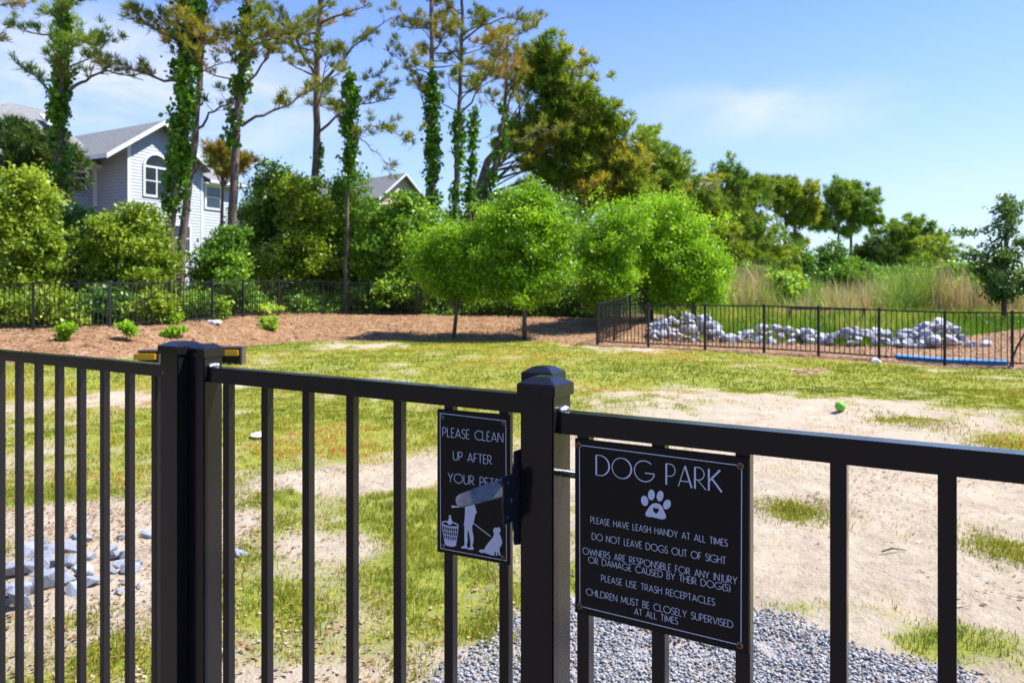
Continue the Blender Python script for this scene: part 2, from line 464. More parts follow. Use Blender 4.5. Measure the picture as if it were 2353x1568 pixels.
nff = tex(n, l, 'ShaderNodeTexNoise', 60, detail=6, rough=0.7).outputs['Fac']
sand = ramp(n, l, mth('ADD', mth('MULTIPLY', nm_, 0.6), mth('MULTIPLY', nf, 0.4)), [(0.30, (0.26, 0.20, 0.135)), (0.45, (0.41, 0.34, 0.25)), (0.60, (0.49, 0.415, 0.315))])
sand2 = mixc(mth('MULTIPLY', ramp(n, l, nff, [(0.58, (0, 0, 0)), (0.70, (1, 1, 1))]).outputs[0], 0.55), sand.outputs[0], (0.20, 0.15, 0.105))
gcol = ramp(n, l, nf, [(0.28, (0.11, 0.16, 0.02)), (0.45, (0.20, 0.24, 0.03)), (0.6, (0.31, 0.30, 0.06)), (0.78, (0.40, 0.33, 0.14))])
gred = mixc(mth('MULTIPLY', ramp(n, l, nm_, [(0.62, (0, 0, 0)), (0.72, (1, 1, 1))]).outputs[0], 0.45), gcol.outputs[0], (0.30, 0.16, 0.05))
gm = ramp(n, l, mth('ADD', attr('grass'), mth('MULTIPLY', mth('SUBTRACT', nf, 0.5), 1.1)), [(0.28, (0, 0, 0)), (0.68, (1, 1, 1))])
c1 = mixc(gm.outputs[0], sand2, gred)
mulc = ramp(n, l, mth('ADD', mth('MULTIPLY', nf, 0.55), mth('MULTIPLY', nm_, 0.45)), [(0.36, (0.09, 0.048, 0.026)), (0.46, (0.23, 0.125, 0.065)), (0.54, (0.33, 0.195, 0.108)), (0.64, (0.43, 0.31, 0.215))])
c2 = mixc(ramp(n, l, mth('ADD', attr('mulch'), mth('MULTIPLY', mth('SUBTRACT', nf, 0.5), 0.6)), [(0.4, (0, 0, 0)), (0.6, (1, 1, 1))]).outputs[0], c1, mulc.outputs[0])
marc = ramp(n, l, nm_, [(0.3, (0.08, 0.14, 0.012)), (0.6, (0.15, 0.22, 0.02))])
c3 = mixc(attr('marsh'), c2, marc.outputs[0])
vor = tex(n, l, 'ShaderNodeTexVoronoi', 45)
gvc = ramp(n, l, vor.outputs['Color'], [(0.2, (0.13, 0.14, 0.16)), (0.6, (0.26, 0.27, 0.30)), (0.9, (0.40, 0.36, 0.32))])
c4 = mixc(attr('gravel'), c3, gvc.outputs[0])
l.new(c4, b.inputs['Base Color'])
b.inputs['Roughness'].default_value = 0.95
b.inputs['Specular IOR Level'].default_value = 0.15
nmd = tex(n, l, 'ShaderNodeTexNoise', 6.5, detail=6, rough=0.6).outputs['Fac']
bump(n, l, b, mth('ADD', mth('MULTIPLY', nmd, 1.3), mth('ADD', mth('MULTIPLY', nf, 0.7), mth('MULTIPLY', nff, 0.4))), 0.8, 0.06)
GROUND = m
g_ob = np_mesh('ground', np.stack([GX.ravel(), GY.ravel(), GZ.ravel()], 1), np.stack([ii, ii + 1, ii + 1 + nx, ii + nx], 1), GROUND,
               smooth=True, grass=mg.ravel(), mulch=mm.ravel(), marsh=ms.ravel(), gravel=mv.ravel())
tag(g_ob, kind='structure')
g_ob['label'] = 'sandy dog park ground with patchy grass and mulch bank'

ADDED_PATH = simple('added_path_brown', (0.085, 0.068, 0.054), 0.9, var=.35, scale=60, bmp=.4)  # unseen ground sheet added to darken what the fence fronts mirror
px_ = np.linspace(-24, 20, 177)
edge = np.interp(px_, [-24, -0.85, -0.60, -0.02, 0.10, 1.0, 20], [16.6, 1.50, 1.44, 1.10, 0.98, 0.42, -5.0])
PY = np.linspace(0, 1, 26)[:, None] * (edge + 16)[None, :] - 16; PX = np.repeat(px_[None, :], 26, 0)
ip = (np.arange(25)[:, None] * 177 + np.arange(176)[None, :]).ravel()
po = np_mesh('path', np.stack([PX.ravel(), PY.ravel(), gz(PX.ravel(), PY.ravel()) + .035], 1), np.stack([ip, ip + 1, ip + 178, ip + 177], 1), ADDED_PATH, smooth=True)
tag(po, 'unseen brown path added on the viewer side to darken the gate fronts', kind='structure')

# ---------------------------------------------------------------- near fence and the two gate leaves
class Line:
    """a straight run of fence: point where bar 0's front left edge stands, direction by angle, bar pitch"""
    def __init__(s, px0, Y0, deg, pitch):
        s.o = Vector(((px0 - CX) / F * Y0, Y0, 0)); a = R(deg)
        s.d = Vector((math.cos(a), -math.sin(a), 0)); s.n = Vector((math.sin(a), math.cos(a), 0)); s.pitch = pitch
    def p(s, t, off, z): return s.o + s.d * t + s.n * off + Vector((0, 0, z))
    def t_at(s, px, off=0.0):
        k = (px - CX) / F; q = s.o + s.n * off
        return (k * q.y - q.x) / (s.d.x - k * s.d.y)
def bar(mb, L, t0, t1, o0, o1, z0, z1, dz=0.0):
    """box between t0..t1, off o0..o1; dz = extra height at t1 (sag)"""
    P = [L.p(t0, o0, z0), L.p(t1, o0, z0 + dz), L.p(t1, o1, z0 + dz), L.p(t0, o1, z0),
         L.p(t0, o0, z1), L.p(t1, o0, z1 + dz), L.p(t1, o1, z1 + dz), L.p(t0, o1, z1)]
    mb.add(P, [(0, 3, 2, 1), (4, 5, 6, 7), (0, 1, 5, 4), (1, 2, 6, 5), (2, 3, 7, 6), (3, 0, 4, 7)])
def make_post(L, tc, size, ztop, parent, zbot=0.0, offc=0.0095, name='post', weld=False):
    h = size / 2
    mb = MB(); bar(mb, L, tc - h, tc + h, offc - h, offc + h, zbot, ztop - 0.016)
    p = mb.build(name, BLACK, parent, bevel=0.0022, seg=2)
    c = MB(); e = h + 0.0038
    def ring(r, z): return [L.p(tc - r, offc - r, z), L.p(tc + r, offc - r, z), L.p(tc + r, offc + r, z), L.p(tc - r, offc + r, z)]
    zs = ztop - 0.0105
    vs = ring(e, zs - 0.0185) + ring(e, zs) + ring(e * 0.48, ztop - 0.0006) + [L.p(tc, offc, ztop)]
    fs = [(3, 2, 1, 0)]
    for k in range(2):
        for i in range(4):
            j = (i + 1) % 4
            fs.append((k * 4 + i, k * 4 + j, k * 4 + 4 + j, k * 4 + 4 + i))
    for i in range(4): fs.append((8 + i, 8 + (i + 1) % 4, 12))
    c.add(vs, fs)
    cap = c.build('post_cap', BLACK, p, origin=parent.location, bevel=0.0012, seg=2)
    return p
def weld_bead(L, t, z, o0, o1, parent, seed, side=1):
    rng = random.Random(seed)
    mb = MB(); n_ = 11
    pts = []; rad = []
    for i in range(n_):
        f = i / (n_ - 1)
        pts.append(L.p(t + side * (0.003 + rng.uniform(-.0008, .0008)), o0 + (o1 - o0) * f, z + 0.002 + rng.uniform(-.0008, .0008)))
        rad.append((0.0030 + 0.0022 * math.sin(f * math.pi * 0.8)) * (1 + (0.28 if i % 2 else -0.18)) + rng.uniform(-.0003, .0003))
    mb.tube(pts, rad, 8)
    return mb.build('weld_bead', STEEL, parent, smooth=True)

def run(L, root, n0, n1, bar_w, ztop, rail_h, t_left, t_right, sag=0.0, zb=0.10, rail_d=0.029, skip=()):
    """rails from t_left to t_right and bars n0..n1 (parts of root)"""
    oc = 0.0095
    sl = sag / (t_right - t_left)
    mb = MB(); bar(mb, L, t_left, t_right, oc - rail_d / 2, oc + rail_d / 2, ztop - rail_h, ztop, sag)
    mb.build('top_rail', BLACK, root, bevel=0.0007, seg=2)
    mb = MB(); bar(mb, L, t_left, t_right, oc - rail_d / 2, oc + rail_d / 2, zb, zb + rail_h, sag)
    mb.build('bottom_rail', BLACK, root, bevel=0.0016, seg=2)
    proto = None
    for k in range(n0, n1 + 1):
        t = k * L.pitch
        dz = sl * (t - t_left)
        if proto is None:
            q = MB(); bar(q, L, t, t + bar_w, oc - bar_w / 2, oc + bar_w / 2, zb + rail_h, ztop - rail_h)
            proto = q.build('picket', BLACK, root, bevel=0.0009)
            k0 = k; base = Vector((0, 0, dz)); proto.location = base
        else:
            c = proto.copy(); COL.objects.link(c); c.parent = root
            c.location = L.d * ((k - k0) * L.pitch) + Vector((0, 0, dz))

# left fence section
LL = Line(33, 2.113, 33.2, 0.112)
tl = LL.t_at(369, -0.022); tr = LL.t_at(409.6, -0.022)
fence_l = empty('metal_fence', LL.p(tl, 0, 0), 'black metal fence section left of the gate with closely spaced pickets', 'fence')
zpost = 1.5 - (779.5 - HY) / F * 1.735
make_post(LL, (tl + tr) / 2, tr - tl, zpost, fence_l)
t_far = -13 * LL.pitch
make_post(LL, t_far - 0.03, 0.0635, zpost, fence_l)
run(LL, fence_l, -12, 6, 0.0172, 1.339, 0.028, t_far, tl)
mb = MB(); mb.tube([LL.p(tl + 0.012, -0.0245, 1.325), LL.p(tl + 0.012, -0.021, 1.325)], [0.0032, 0.0036], 10)
mb.build('bracket_screw', ROD, fence_l)

# left gate leaf
LG = Line(511, 1.64, 27.7, 0.115)
o_post = 0.0095 - 0.0254
ta = LG.t_at(432, o_post); tb = ta + 0.0508
te = 6.72 * LG.pitch
gate_l = empty('gate_leaf', LG.p(ta, 0, 0), 'black metal gate leaf that carries the small portrait sign', 'gate')
make_post(LG, (ta + tb) / 2, 0.0508, 1.5 - (786.5 - HY) / F * 1.70, gate_l, zbot=0.05, name='hinge_stile')
make_post(LG, te, 0.0508, 1.5 - (840 - HY) / F * 1.285, gate_l, zbot=0.05, name='latch_stile')
run(LG, gate_l, 0, 6, 0.0185, 1.3395, 0.033, tb, te - 0.0254, sag=-0.0118)
weld_bead(LG, tb, 1.3395, -0.005, 0.022, gate_l, 3)
# right gate leaf
LR = Line(1325, 1.098, 31.3, 0.115)
o_post = 0.0095 - 0.0254
tp0 = LR.t_at(1196.5, o_post); tp1 = LR.t_at(1273, o_post); psz = tp1 - tp0
gate_r = empty('gate_leaf', LR.p(tp0, 0, 0), 'black metal gate leaf that carries the large square dog park sign', 'gate')
make_post(LR, (tp0 + tp1) / 2, psz, 1.5 - (862 - HY) / F * 1.14, gate_r, zbot=0.05, name='latch_stile')
run(LR, gate_r, 0, 8, 0.0190, 1.3259, 0.0318, tp1, 9 * LR.pitch, skip=())
make_post(LR, 9 * LR.pitch + 0.0254, 0.0508, 1.375, gate_r, zbot=0.05, name='hinge_stile')
weld_bead(LR, tp1, 1.3259, -0.004, 0.020, gate_r, 5)

# latch on the right leaf's stile
latch_o = LR.p(tp0, -0.04, 1.15)
def on_plane(px, py, p0, nrm):
    d = Vector(((px - CX) / F, 1, -(py - HY) / F)); c = Vector((0, 0, H))
    return c + d * ((p0 - c).dot(nrm) / d.dot(nrm))
pl0 = LR.p(tp0 - 0.0035, 0, 0)
def z4(x, y): return ((1140 + x / 2.614) * .82817, (1000 + y / 2.614) * .82817)
plate = [(752, 658), (800, 640), (800, 1330), (756, 1336), (750, 1300), (752, 1250), (742, 1200), (740, 1168), (676, 1192), (668, 1060), (660, 985), (664, 850), (672, 842), (738, 820), (742, 770), (752, 735), (750, 700)]
P3 = [on_plane(*z4(*q), pl0, LR.d) for q in plate]
latch = empty('latch', (0, 0, 0)); latch.parent = gate_r; latch.location = (0, 0, 0)
del_o = gate_r.location
mb = MB(); mb.prism([p - del_o for p in P3], -LR.d * 0.003)
lp = mb.build('latch_plate', LATCH, latch, origin=(0, 0, 0), bevel=0.0008)
mb = MB()
for (bx, by, br) in ((703, 886, 0.0028), (729, 1012, 0.0045), (700, 1135, 0.0028)):
    q = on_plane(*z4(bx, by), pl0, LR.d) - del_o
    mb = MB(); mb.tube([q - LR.d * 0.001, q + LR.d * 0.0022], [br, br * 0.8], 6)
    mb.build('bolt_head', ROD, latch, origin=(0, 0, 0))
# lever: tapered rounded thumb bar reaching left over the small sign
lev = [(660, 846), (655, 985), (600, 1000), (520, 1020), (440, 1042), (385, 1058), (355, 1062), (335, 1052), (322, 1028), (320, 1003), (328, 982), (345, 968), (450, 925), (560, 884)]
ln = Vector((-0.30, -0.86, 0.42)).normalized()
lp0 = on_plane(*z4(660, 915), pl0, LR.d)
L3 = [on_plane(*z4(*q), lp0, ln) - del_o for q in lev]
mb = MB(); mb.prism(L3, -ln * 0.0035)
mb.build('lever', LEVER, latch, origin=(0, 0, 0), bevel=0.0009, seg=2)
mb = MB(); q = on_plane(*z4(641, 880), lp0, ln) - del_o
mb.tube([q - ln * 0.001, q + ln * 0.0009], [0.0022, 0.0020], 8)
mb.build('rivet', SCREWDARK, latch, origin=(0, 0, 0))
mb = MB(); a0 = LR.p(tp1 + 0.001, 0.018, 0) ; 
zr = 1.5 - (1085 - HY) / F * 1.13
mb.tube([LR.p(tp1 - 0.004, 0.016, zr), LR.p(tp1 + 0.022, 0.016, zr), LR.p(tp1 + 0.023, 0.016, zr), LR.p(tp1 + 0.06, 0.016, zr)], [0.0058, 0.0058, 0.0068, 0.0068], 14)
mb.build('bolt_rod', ROD, gate_r, smooth=False)

# ---------------------------------------------------------------- lettering (thin art-deco stroke letters)
def arc(cx, cy, rx, ry, a0, a1, k=14):
    return [(cx + rx * math.cos(R(a0 + (a1 - a0) * i / k)), cy + ry * math.sin(R(a0 + (a1 - a0) * i / k))) for i in range(k + 1)]
G = {
 'A': (.62, [[(0, 0), (.31, 1)], [(.31, 1), (.62, 0)], [(.09, .27), (.53, .27)]]),
 'B': (.44, [[(0, 0), (0, 1)], [(0, 1)] + arc(.18, .76, .20, .24, 90, -90) + [(0, .52)], [(0, .52)] + arc(.20, .26, .24, .26, 90, -90) + [(0, 0)]]),
 'C': (.78, [arc(.5, .5, .5, .5, 52, 308, 22)]),
 'D': (.68, [[(0, 0), (0, 1)], [(0, 1)] + arc(.18, .5, .50, .5, 90, -90, 18) + [(0, 0)]]),
 'E': (.36, [[(0, 0), (0, 1)], [(0, 1), (.36, 1)], [(0, .5), (.30, .5)], [(0, 0), (.36, 0)]]),
 'F': (.36, [[(0, 0), (0, 1)], [(0, 1), (.36, 1)], [(0, .5), (.30, .5)]]),
 'G': (.90, [arc(.5, .5, .5, .5, 48, 350, 24), [(.52, .42), (.99, .42)]]),
 'H': (.54, [[(0, 0), (0, 1)], [(.54, 0), (.54, 1)], [(0, .55), (.54, .55)]]),
 'I': (.02, [[(.01, 0), (.01, 1)]]),
 'J': (.22, [[(.20, 1), (.20, .0)] + arc(.04, 0, .16, .2, 0, -80, 6)]),
 'K': (.56, [[(0, 0), (0, 1)], [(.50, 1), (.0, .42)], [(.13, .57), (.58, 0)]]),
 'L': (.36, [[(0, 1), (0, 0)], [(0, 0), (.36, 0)]]),
 'M': (.74, [[(0, 0), (.06, 1)], [(.06, 1), (.37, .12)], [(.37, .12), (.68, 1)], [(.68, 1), (.74, 0)]]),
 'N': (.58, [[(0, 0), (0, 1)], [(0, 1), (.58, 0)], [(.58, 0), (.58, 1)]]),
 'O': (.98, [arc(.49, .5, .49, .5, 0, 360, 32)]),
 'P': (.42, [[(0, 0), (0, 1)], [(0, 1)] + arc(.15, .71, .27, .29, 90, -90) + [(0, .42)]]),
 'R': (.48, [[(0, 0), (0, 1)], [(0, 1)] + arc(.15, .71, .27, .29, 90, -90) + [(0, .42)], [(.12, .42), (.50, 0)]]),
 'S': (.40, [arc(.21, .76, .19, .24, 35, 250, 12) + arc(.19, .25, .21, .26, 62, -150, 12)]),
 'T': (.46, [[(.23, 0), (.23, 1)], [(0, 1), (.46, 1)]]),
 'U': (.54, [[(0, 1), (0, .27)] + arc(.27, .27, .27, .27, 180, 360, 14) + [(.54, 1)]]),
 'V': (.60, [[(0, 1), (.30, 0)], [(.30, 0), (.60, 1)]]),
 'W': (.94, [[(0, 1), (.24, 0)], [(.24, 0), (.47, .92)], [(.47, .92), (.70, 0)], [(.70, 0), (.94, 1)]]),
 'Y': (.56, [[(0, 1), (.28, .45)], [(.56, 1), (.28, .45)], [(.28, .45), (.28, 0)]]),
 '(': (.20, [arc(.55, .45, .5, .72, 130, 230, 10)]),
 ')': (.20, [arc(-.35, .45, .5, .72, -50, 50, 10)]),
}
def text_width(s, gap=.15, sp=.36):
    return sum((sp if c == ' ' else G[c][0]) + gap for c in s) - gap
def homog(src, dst):
    A = []; B = []
    for (x, y), (u, v) in zip(src, dst):
        A += [[x, y, 1, 0, 0, 0, -u * x, -u * y], [0, 0, 0, x, y, 1, -v * x, -v * y]]; B += [u, v]
    h = np.linalg.solve(np.array(A, float), np.array(B, float))
    return lambda x, y: ((h[0] * x + h[1] * y + h[2]) / (h[6] * x + h[7] * y + 1), (h[3] * x + h[4] * y + h[5]) / (h[6] * x + h[7] * y + 1))
class SignFace:
    def __init__(s, L, t0, t1, z0, z1, off):
        s.L, s.t0, s.t1, s.z0, s.z1, s.off = L, t0, t1, z0, z1, off
    def P(s, u, v, lift=0.0):                     # u 0..1 left to right, v 0..1 top to bottom
        return s.L.p(s.t0 + (s.t1 - s.t0) * u, s.off - lift, s.z1 + (s.z0 - s.z1) * v)
    def uv(s, x, z):                              # metres from the bottom-left
        return s.L.p(s.t0 + x, s.off - 0.0005, s.z0 + z)
def ribbon(mb, pts, w, face):
    """flat stroke through 2D metre points on a sign face"""
    closed = len(pts) > 3 and math.hypot(pts[0][0] - pts[-1][0], pts[0][1] - pts[-1][1]) < 1e-6
    n_ = len(pts); Lf = []; Rt = []
    for i, (x, y) in enumerate(pts):
        if closed: a = pts[(i - 1) % (n_ - 1)]; c = pts[(i + 1) % (n_ - 1)]
        else: a = pts[max(i - 1, 0)]; c = pts[min(i + 1, n_ - 1)]
        dx, dy = c[0] - a[0], c[1] - a[1]; q = math.hypot(dx, dy) or 1
        ww = w(i / (n_ - 1)) if callable(w) else w
        Lf.append((x - dy / q * ww / 2, y + dx / q * ww / 2)); Rt.append((x + dy / q * ww / 2, y - dx / q * ww / 2))
    for i in range(n_ - 1):
        mb.add([face.uv(*Lf[i]), face.uv(*Lf[i + 1]), face.uv(*Rt[i + 1]), face.uv(*Rt[i])], [(0, 1, 2, 3)])
def write(mb, face, s, bl, br, tl_, weight, heavy=None):
    """bl, br baseline ends, tl_ cap height at left: all metres on the sign"""
    ex = Vector((br[0] - bl[0], br[1] - bl[1])); tw = text_width(s)
    sx = ex.length / tw; ex.normalize(); ey = Vector((0, 1)); hgt = tl_
    x = 0
    for c in s:
        if c == ' ': x += .36 + .15; continue
        w_, st = G[c]
        for si, q in enumerate(st):
            pts = [(bl[0] + ex.x * (x + a) * sx, bl[1] + ex.y * (x + a) * sx + bb * hgt) for a, bb in q]
            wt = weight
            if heavy:                              # heavy right-hand strokes and stems, hairlines elsewhere
                if c in 'AKRM' and si in (1, 2) and len(q) == 2 and abs(q[0][1] - q[1][1]) > .5: wt = heavy
                elif len(q) == 2 and abs(q[0][0] - q[1][0]) < .01: wt = heavy
                elif c == 'O': wt = lambda f: weight + (heavy - weight) * max(0, math.cos(2 * math.pi * f)) ** 1
                elif c == 'D': wt = lambda f: weight + (heavy - weight) * math.sin(math.pi * f) ** 2
                elif c == 'G': wt = lambda f: weight + (heavy - weight) * 0.2
            ribbon(mb, pts, wt, face)
        x += w_ + .15
def fill(mb, face, poly):
    """flat filled outline (ear clipping via bmesh)"""
    bm = bmesh.new()
    vs = [bm.verts.new((x, y, 0)) for x, y in poly]
    f = bm.faces.new(vs)
    bmesh.ops.triangulate(bm, faces=[f], ngon_method='EAR_CLIP')
    bm.verts.index_update()
    mb.add([face.uv(v.co.x, v.co.y) for v in bm.verts], [tuple(v.index for v in q.verts) for q in bm.faces])
    bm.free()
def screw(root, face, x, z, mat, r=0.0048, seed=0):
    c = face.uv(x, z); n_ = -face.L.n
    mb = MB(); mb.tube([c, c + n_ * 0.0014, c + n_ * 0.0026], [r, r * 0.92, r * 0.45], 14)
    s_ = mb.build('screw', mat, root)
    a = R(20 + seed * 37); e1 = face.L.d * math.cos(a) + Vector((0, 0, 1)) * math.sin(a); e2 = face.L.d * -math.sin(a) + Vector((0, 0, 1)) * math.cos(a)
    mb = MB()
    for i, (p_, q_) in enumerate(((e1, e2), (e2, e1))):
        mb.box(c + n_ * 0.0019 - p_ * r * .62 - q_ * r * .13, p_ * r * 1.24, q_ * r * .26, n_ * (0.0010 + 0.0001 * i))
    mb.build('screw_slot', SCREWDARK, s_, origin=root.location)
def board(face, root, th=0.003):
    a = face.P(0, 0); mb = MB()
    mb.box(face.L.p(face.t0, face.off, face.z0), face.L.d * (face.t1 - face.t0), face.L.n * th, Vector((0, 0, face.z1 - face.z0)))
    return mb.build('board', SIGN, root, bevel=0.0006)
def outline_border(face, root, corners, w=0.0011):
    mb = MB()
    c = corners + [corners[0]]
    for i in range(4):
        (x0, y0), (x1, y1) = c[i], c[i + 1]
        dx, dy = x1 - x0, y1 - y0; q = math.hypot(dx, dy)
        ribbon(mb, [(x0 - dx / q * w / 2, y0 - dy / q * w / 2), (x1 - dx / q * w / 2, y1 - dy / q * w / 2)], w, face)
    return mb.build('border', PRINT, root)

# large sign
off = -0.0036
fb = SignFace(LR, LR.t_at(1320.4, off), LR.t_at(1720, off), 1.0358, 1.2898, off)
bw, bh = fb.t1 - fb.t0, fb.z1 - fb.z0
big = empty('park_rules_sign', fb.P(.5, 1), 'large square black rules sign headed DOG PARK with white lettering', 'sign')
board(fb, big)
Hb = homog([(134, 82), (1316, 213), (1318, 1552), (136, 1257)], [(0, 0), (1, 0), (1, 1), (0, 1)])
def qb(x, y):
    u, v = Hb(x, y); return u * bw, (1 - v) * bh
def line_on(mb, face, q, s, BL, TL, BR, weight, heavy=None):
    bl, tl_, br = q(*BL), q(*TL), q(*BR)
    br = (br[0], bl[1] + (br[1] - bl[1]) * 0.25)   # printed level; quarter of the reading error kept out
    write(mb, face, s, bl, (br[0], bl[1]), tl_[1] - bl[1], weight, heavy)
mb = MB()
line_on(mb, fb, qb, 'DOG PARK', (280, 330), (280, 195), (1130, 448), 0.00115, 0.0024)
mb.build('title_lettering', PRINT, big)
mb = MB()
for s_, BL, TL, BR in (
    ('PLEASE HAVE LEASH HANDY AT ALL TIMES', (243, 652), (243, 611), (1172, 818)),
    ('DO NOT LEAVE DOGS OUT OF SIGHT', (252, 765), (252, 721), (1160, 935)),
    ('OWNERS ARE RESPONSIBLE FOR ANY INJURY', (190, 862), (190, 819), (1237, 1070)),
    ('OR DAMAGE CAUSED BY THEIR DOG(S)', (228, 922), (228, 880), (1193, 1118)),
    ('PLEASE USE TRASH RECEPTACLES', (316, 1047), (316, 1005), (1086, 1217)),
    ('CHILDREN MUST BE CLOSELY SUPERVISED', (214, 1138), (214, 1095), (1210, 1362)),
    ('AT ALL TIMES', (540, 1272), (540, 1230), (834, 1335))):
    mb = MB(); line_on(mb, fb, qb, s_, BL, TL, BR, 0.00078)
    mb.build('lettering_line', PRINT, big)
outline_border(fb, big, [qb(166, 128), qb(1268, 268), qb(1265, 1487), qb(171, 1216)])
mb = MB()
def ell(cx, cy, rx, ry, rot, k=22):
    c_, s__ = math.cos(R(rot)), math.sin(R(rot))
    return [(cx + rx * math.cos(a) * c_ - ry * math.sin(a) * s__, cy + rx * math.cos(a) * s__ + ry * math.sin(a) * c_) for a in [2 * math.pi * i / k for i in range(k)]]
for (x, y, rx, ry, rot) in ((608, 505, 24, 35, -12), (654, 465, 23, 36, 0), (713, 473, 23, 36, 8), (760, 530, 25, 34, 22)):
    fill(mb, fb, [qb(*q) for q in ell(x, y, rx, ry, rot)])
pad = [(685, 520), (712, 527), (730, 550), (742, 580), (754, 603), (752, 624), (735, 632), (712, 628), (684, 621), (655, 614), (632, 615), (616, 606), (613, 588), (625, 568), (640, 545), (660, 525)]
heart = [(685, 594), (668, 576), (663, 561), (671, 550), (681, 553), (686, 560), (692, 554), (701, 556), (706, 567), (700, 581)]
ang = lambda q, c: math.atan2(q[1] - c[1], q[0] - c[0])
def ring_fill(mb, outer, inner, c, k=40):
    """ring between two star-shaped outlines around c"""
    def rad(poly, a):
        for i in range(len(poly)):
            p_, q_ = poly[i], poly[(i + 1) % len(poly)]
            d = (math.cos(a), math.sin(a)); ex, ey = q_[0] - p_[0], q_[1] - p_[1]
            den = d[0] * ey - d[1] * ex
            if abs(den) < 1e-9: continue
            t = ((p_[0] - c[0]) * ey - (p_[1] - c[1]) * ex) / den; u = ((p_[0] - c[0]) * d[1] - (p_[1] - c[1]) * d[0]) / den
            if t > 0 and -1e-6 <= u <= 1 + 1e-6: return t
        return 0
    O, I = [], []
    for i in range(k):
        a = 2 * math.pi * i / k
        ro, ri = rad(outer, a), rad(inner, a)
        O.append(qb(c[0] + ro * math.cos(a), c[1] + ro * math.sin(a))); I.append(qb(c[0] + ri * math.cos(a), c[1] + ri * math.sin(a)))
    for i in range(k):
        j = (i + 1) % k
        mb.add([fb.uv(*O[i]), fb.uv(*O[j]), fb.uv(*I[j]), fb.uv(*I[i])], [(0, 1, 2, 3)])
ring_fill(mb, pad, heart, (685, 572))
mb.build('paw_emblem', PRINT, big)
for i, q in enumerate(((163, 129), (1259, 270), (1258, 1486), (172, 1216))): screw(big, fb, *qb(*q), RUST, seed=i)

# small sign
fs_ = SignFace(LG, LG.t_at(1004.1, off), LG.t_at(1171.3, off), 1.0282, 1.2903, off)
sw, sh = fs_.t1 - fs_.t0, fs_.z1 - fs_.z0
small = empty('clean_up_sign', fs_.P(.5, 1), 'small portrait black sign asking to clean up after pets', 'sign')
board(fs_, small)
Hs = homog([(190, 348), (718, 385), (714, 1482), (197, 1373)], [(0, 0), (1, 0), (1, 1), (0, 1)])
def qs(x, y):
    u, v = Hs(x, y); return u * sw, (1 - v) * sh
def qf(x, y):                                     # from the closer look at the pictogram
    sx, sy = 1200 + x / 4.479, 1230 + y / 4.479
    return qs((sx - 1140) * 2.614, (sy - 1000) * 2.614)
mb = MB()
for q_ in (('PLEASE CLEAN', (232, 548), (232, 483), (667, 598)), ('UP AFTER', (308, 718), (308, 656), (585, 755)), ('YOUR PETS', (272, 876), (272, 812), (636, 915))):
    mb = MB(); line_on(mb, fs_, qs, *q_, 0.0012); mb.build('lettering_line', PRINT, small)
outline_border(fs_, small, [qs(212, 380), qs(688, 430), qs(690, 1447), qs(222, 1350)], 0.0012)
mb = MB()
fill(mb, fs_, [qf(*q) for q in [(410, 700), (430, 640), (470, 610), (505, 650), (520, 750), (550, 855), (530, 875), (515, 950), (505, 990), (490, 1030), (495, 1080), (510, 1150), (505, 1220), (495, 1262), (510, 1280), (512, 1305), (440, 1305), (440, 1293), (470, 1270), (472, 1230), (462, 1150), (450, 1080), (443, 1072), (435, 1100), (438, 1190), (428, 1255), (438, 1275), (438, 1295), (355, 1283), (360, 1272), (400, 1250), (398, 1150), (398, 1020), (390, 1000), (400, 930), (405, 850), (405, 790)]])
fill(mb, fs_, [qf(*q) for q in [(235, 775), (252, 762), (300, 772), (398, 745), (401, 785), (300, 788), (250, 792)]])
ribbon(mb, [qf(508, 985), qf(720, 1150)], 0.0016, fs_)
mb.build('owner_pictogram', PRINT, small)
mb = MB()
fill(mb, fs_, [qf(*q) for q in [(570, 1325), (590, 1305), (640, 1308), (655, 1270), (690, 1225), (720, 1190), (752, 1150), (760, 1110), (750, 1085), (752, 1060), (770, 1040), (800, 1042), (825, 1034), (835, 1045), (834, 1065), (846, 1075), (838, 1095), (822, 1108), (840, 1140), (852, 1180), (862, 1225), (855, 1250), (830, 1290), (830, 1340), (846, 1383), (820, 1380), (808, 1340), (800, 1345), (804, 1385), (785, 1380), (778, 1340), (770, 1335), (760, 1360), (776, 1385), (720, 1375), (640, 1345), (600, 1345)]])
mb.build('dog_pictogram', PRINT, small)
mb = MB()
fill(mb, fs_, [qf(*q) for q in [(190, 975), (205, 930), (215, 905), (205, 890), (220, 878), (238, 890), (232, 905), (245, 940), (253, 975), (235, 1000), (205, 995)]])
for a_, b_ in (((124, 972), (150, 958)), ((150, 958), (195, 962)), ((250, 970), (300, 988)), ((300, 988), (326, 1006)), ((122, 980), (150, 1005)), ((150, 1005), (240, 1030)), ((240, 1030), (325, 1020))):
    ribbon(mb, [qf(*a_), qf(*b_)], 0.0022, fs_)
for k in range(4):
    yl, yr, xl, xr = 1008 + 52 * k, 1042 + 50 * k, 128 + 8 * k, 323 - 6 * k
    ribbon(mb, [qf(xl, yl), qf((xl + xr) / 2, (yl + yr) / 2 + 8), qf(xr, yr)], 0.0016, fs_)
for k in range(8):
    f = k / 7
    ribbon(mb, [qf(126 + 197 * f, 990 + 35 * f), qf(155 + 146 * f, 1170 + 28 * f)], 0.0014, fs_)
fill(mb, fs_, [qf(*q) for q in [(150, 1168), (200, 1188), (250, 1197), (304, 1195), (297, 1255), (265, 1264), (225, 1262), (185, 1250), (162, 1235)]])
mb.build('basket_pictogram', PRINT, small)
for i, (q, mt) in enumerate((((232, 410), ROD), ((673, 451), RUST), ((665, 1425), RUST), ((243, 1332), ROD))): screw(small, fs_, *qs(*q), mt, 0.0044, seed=i + 4)

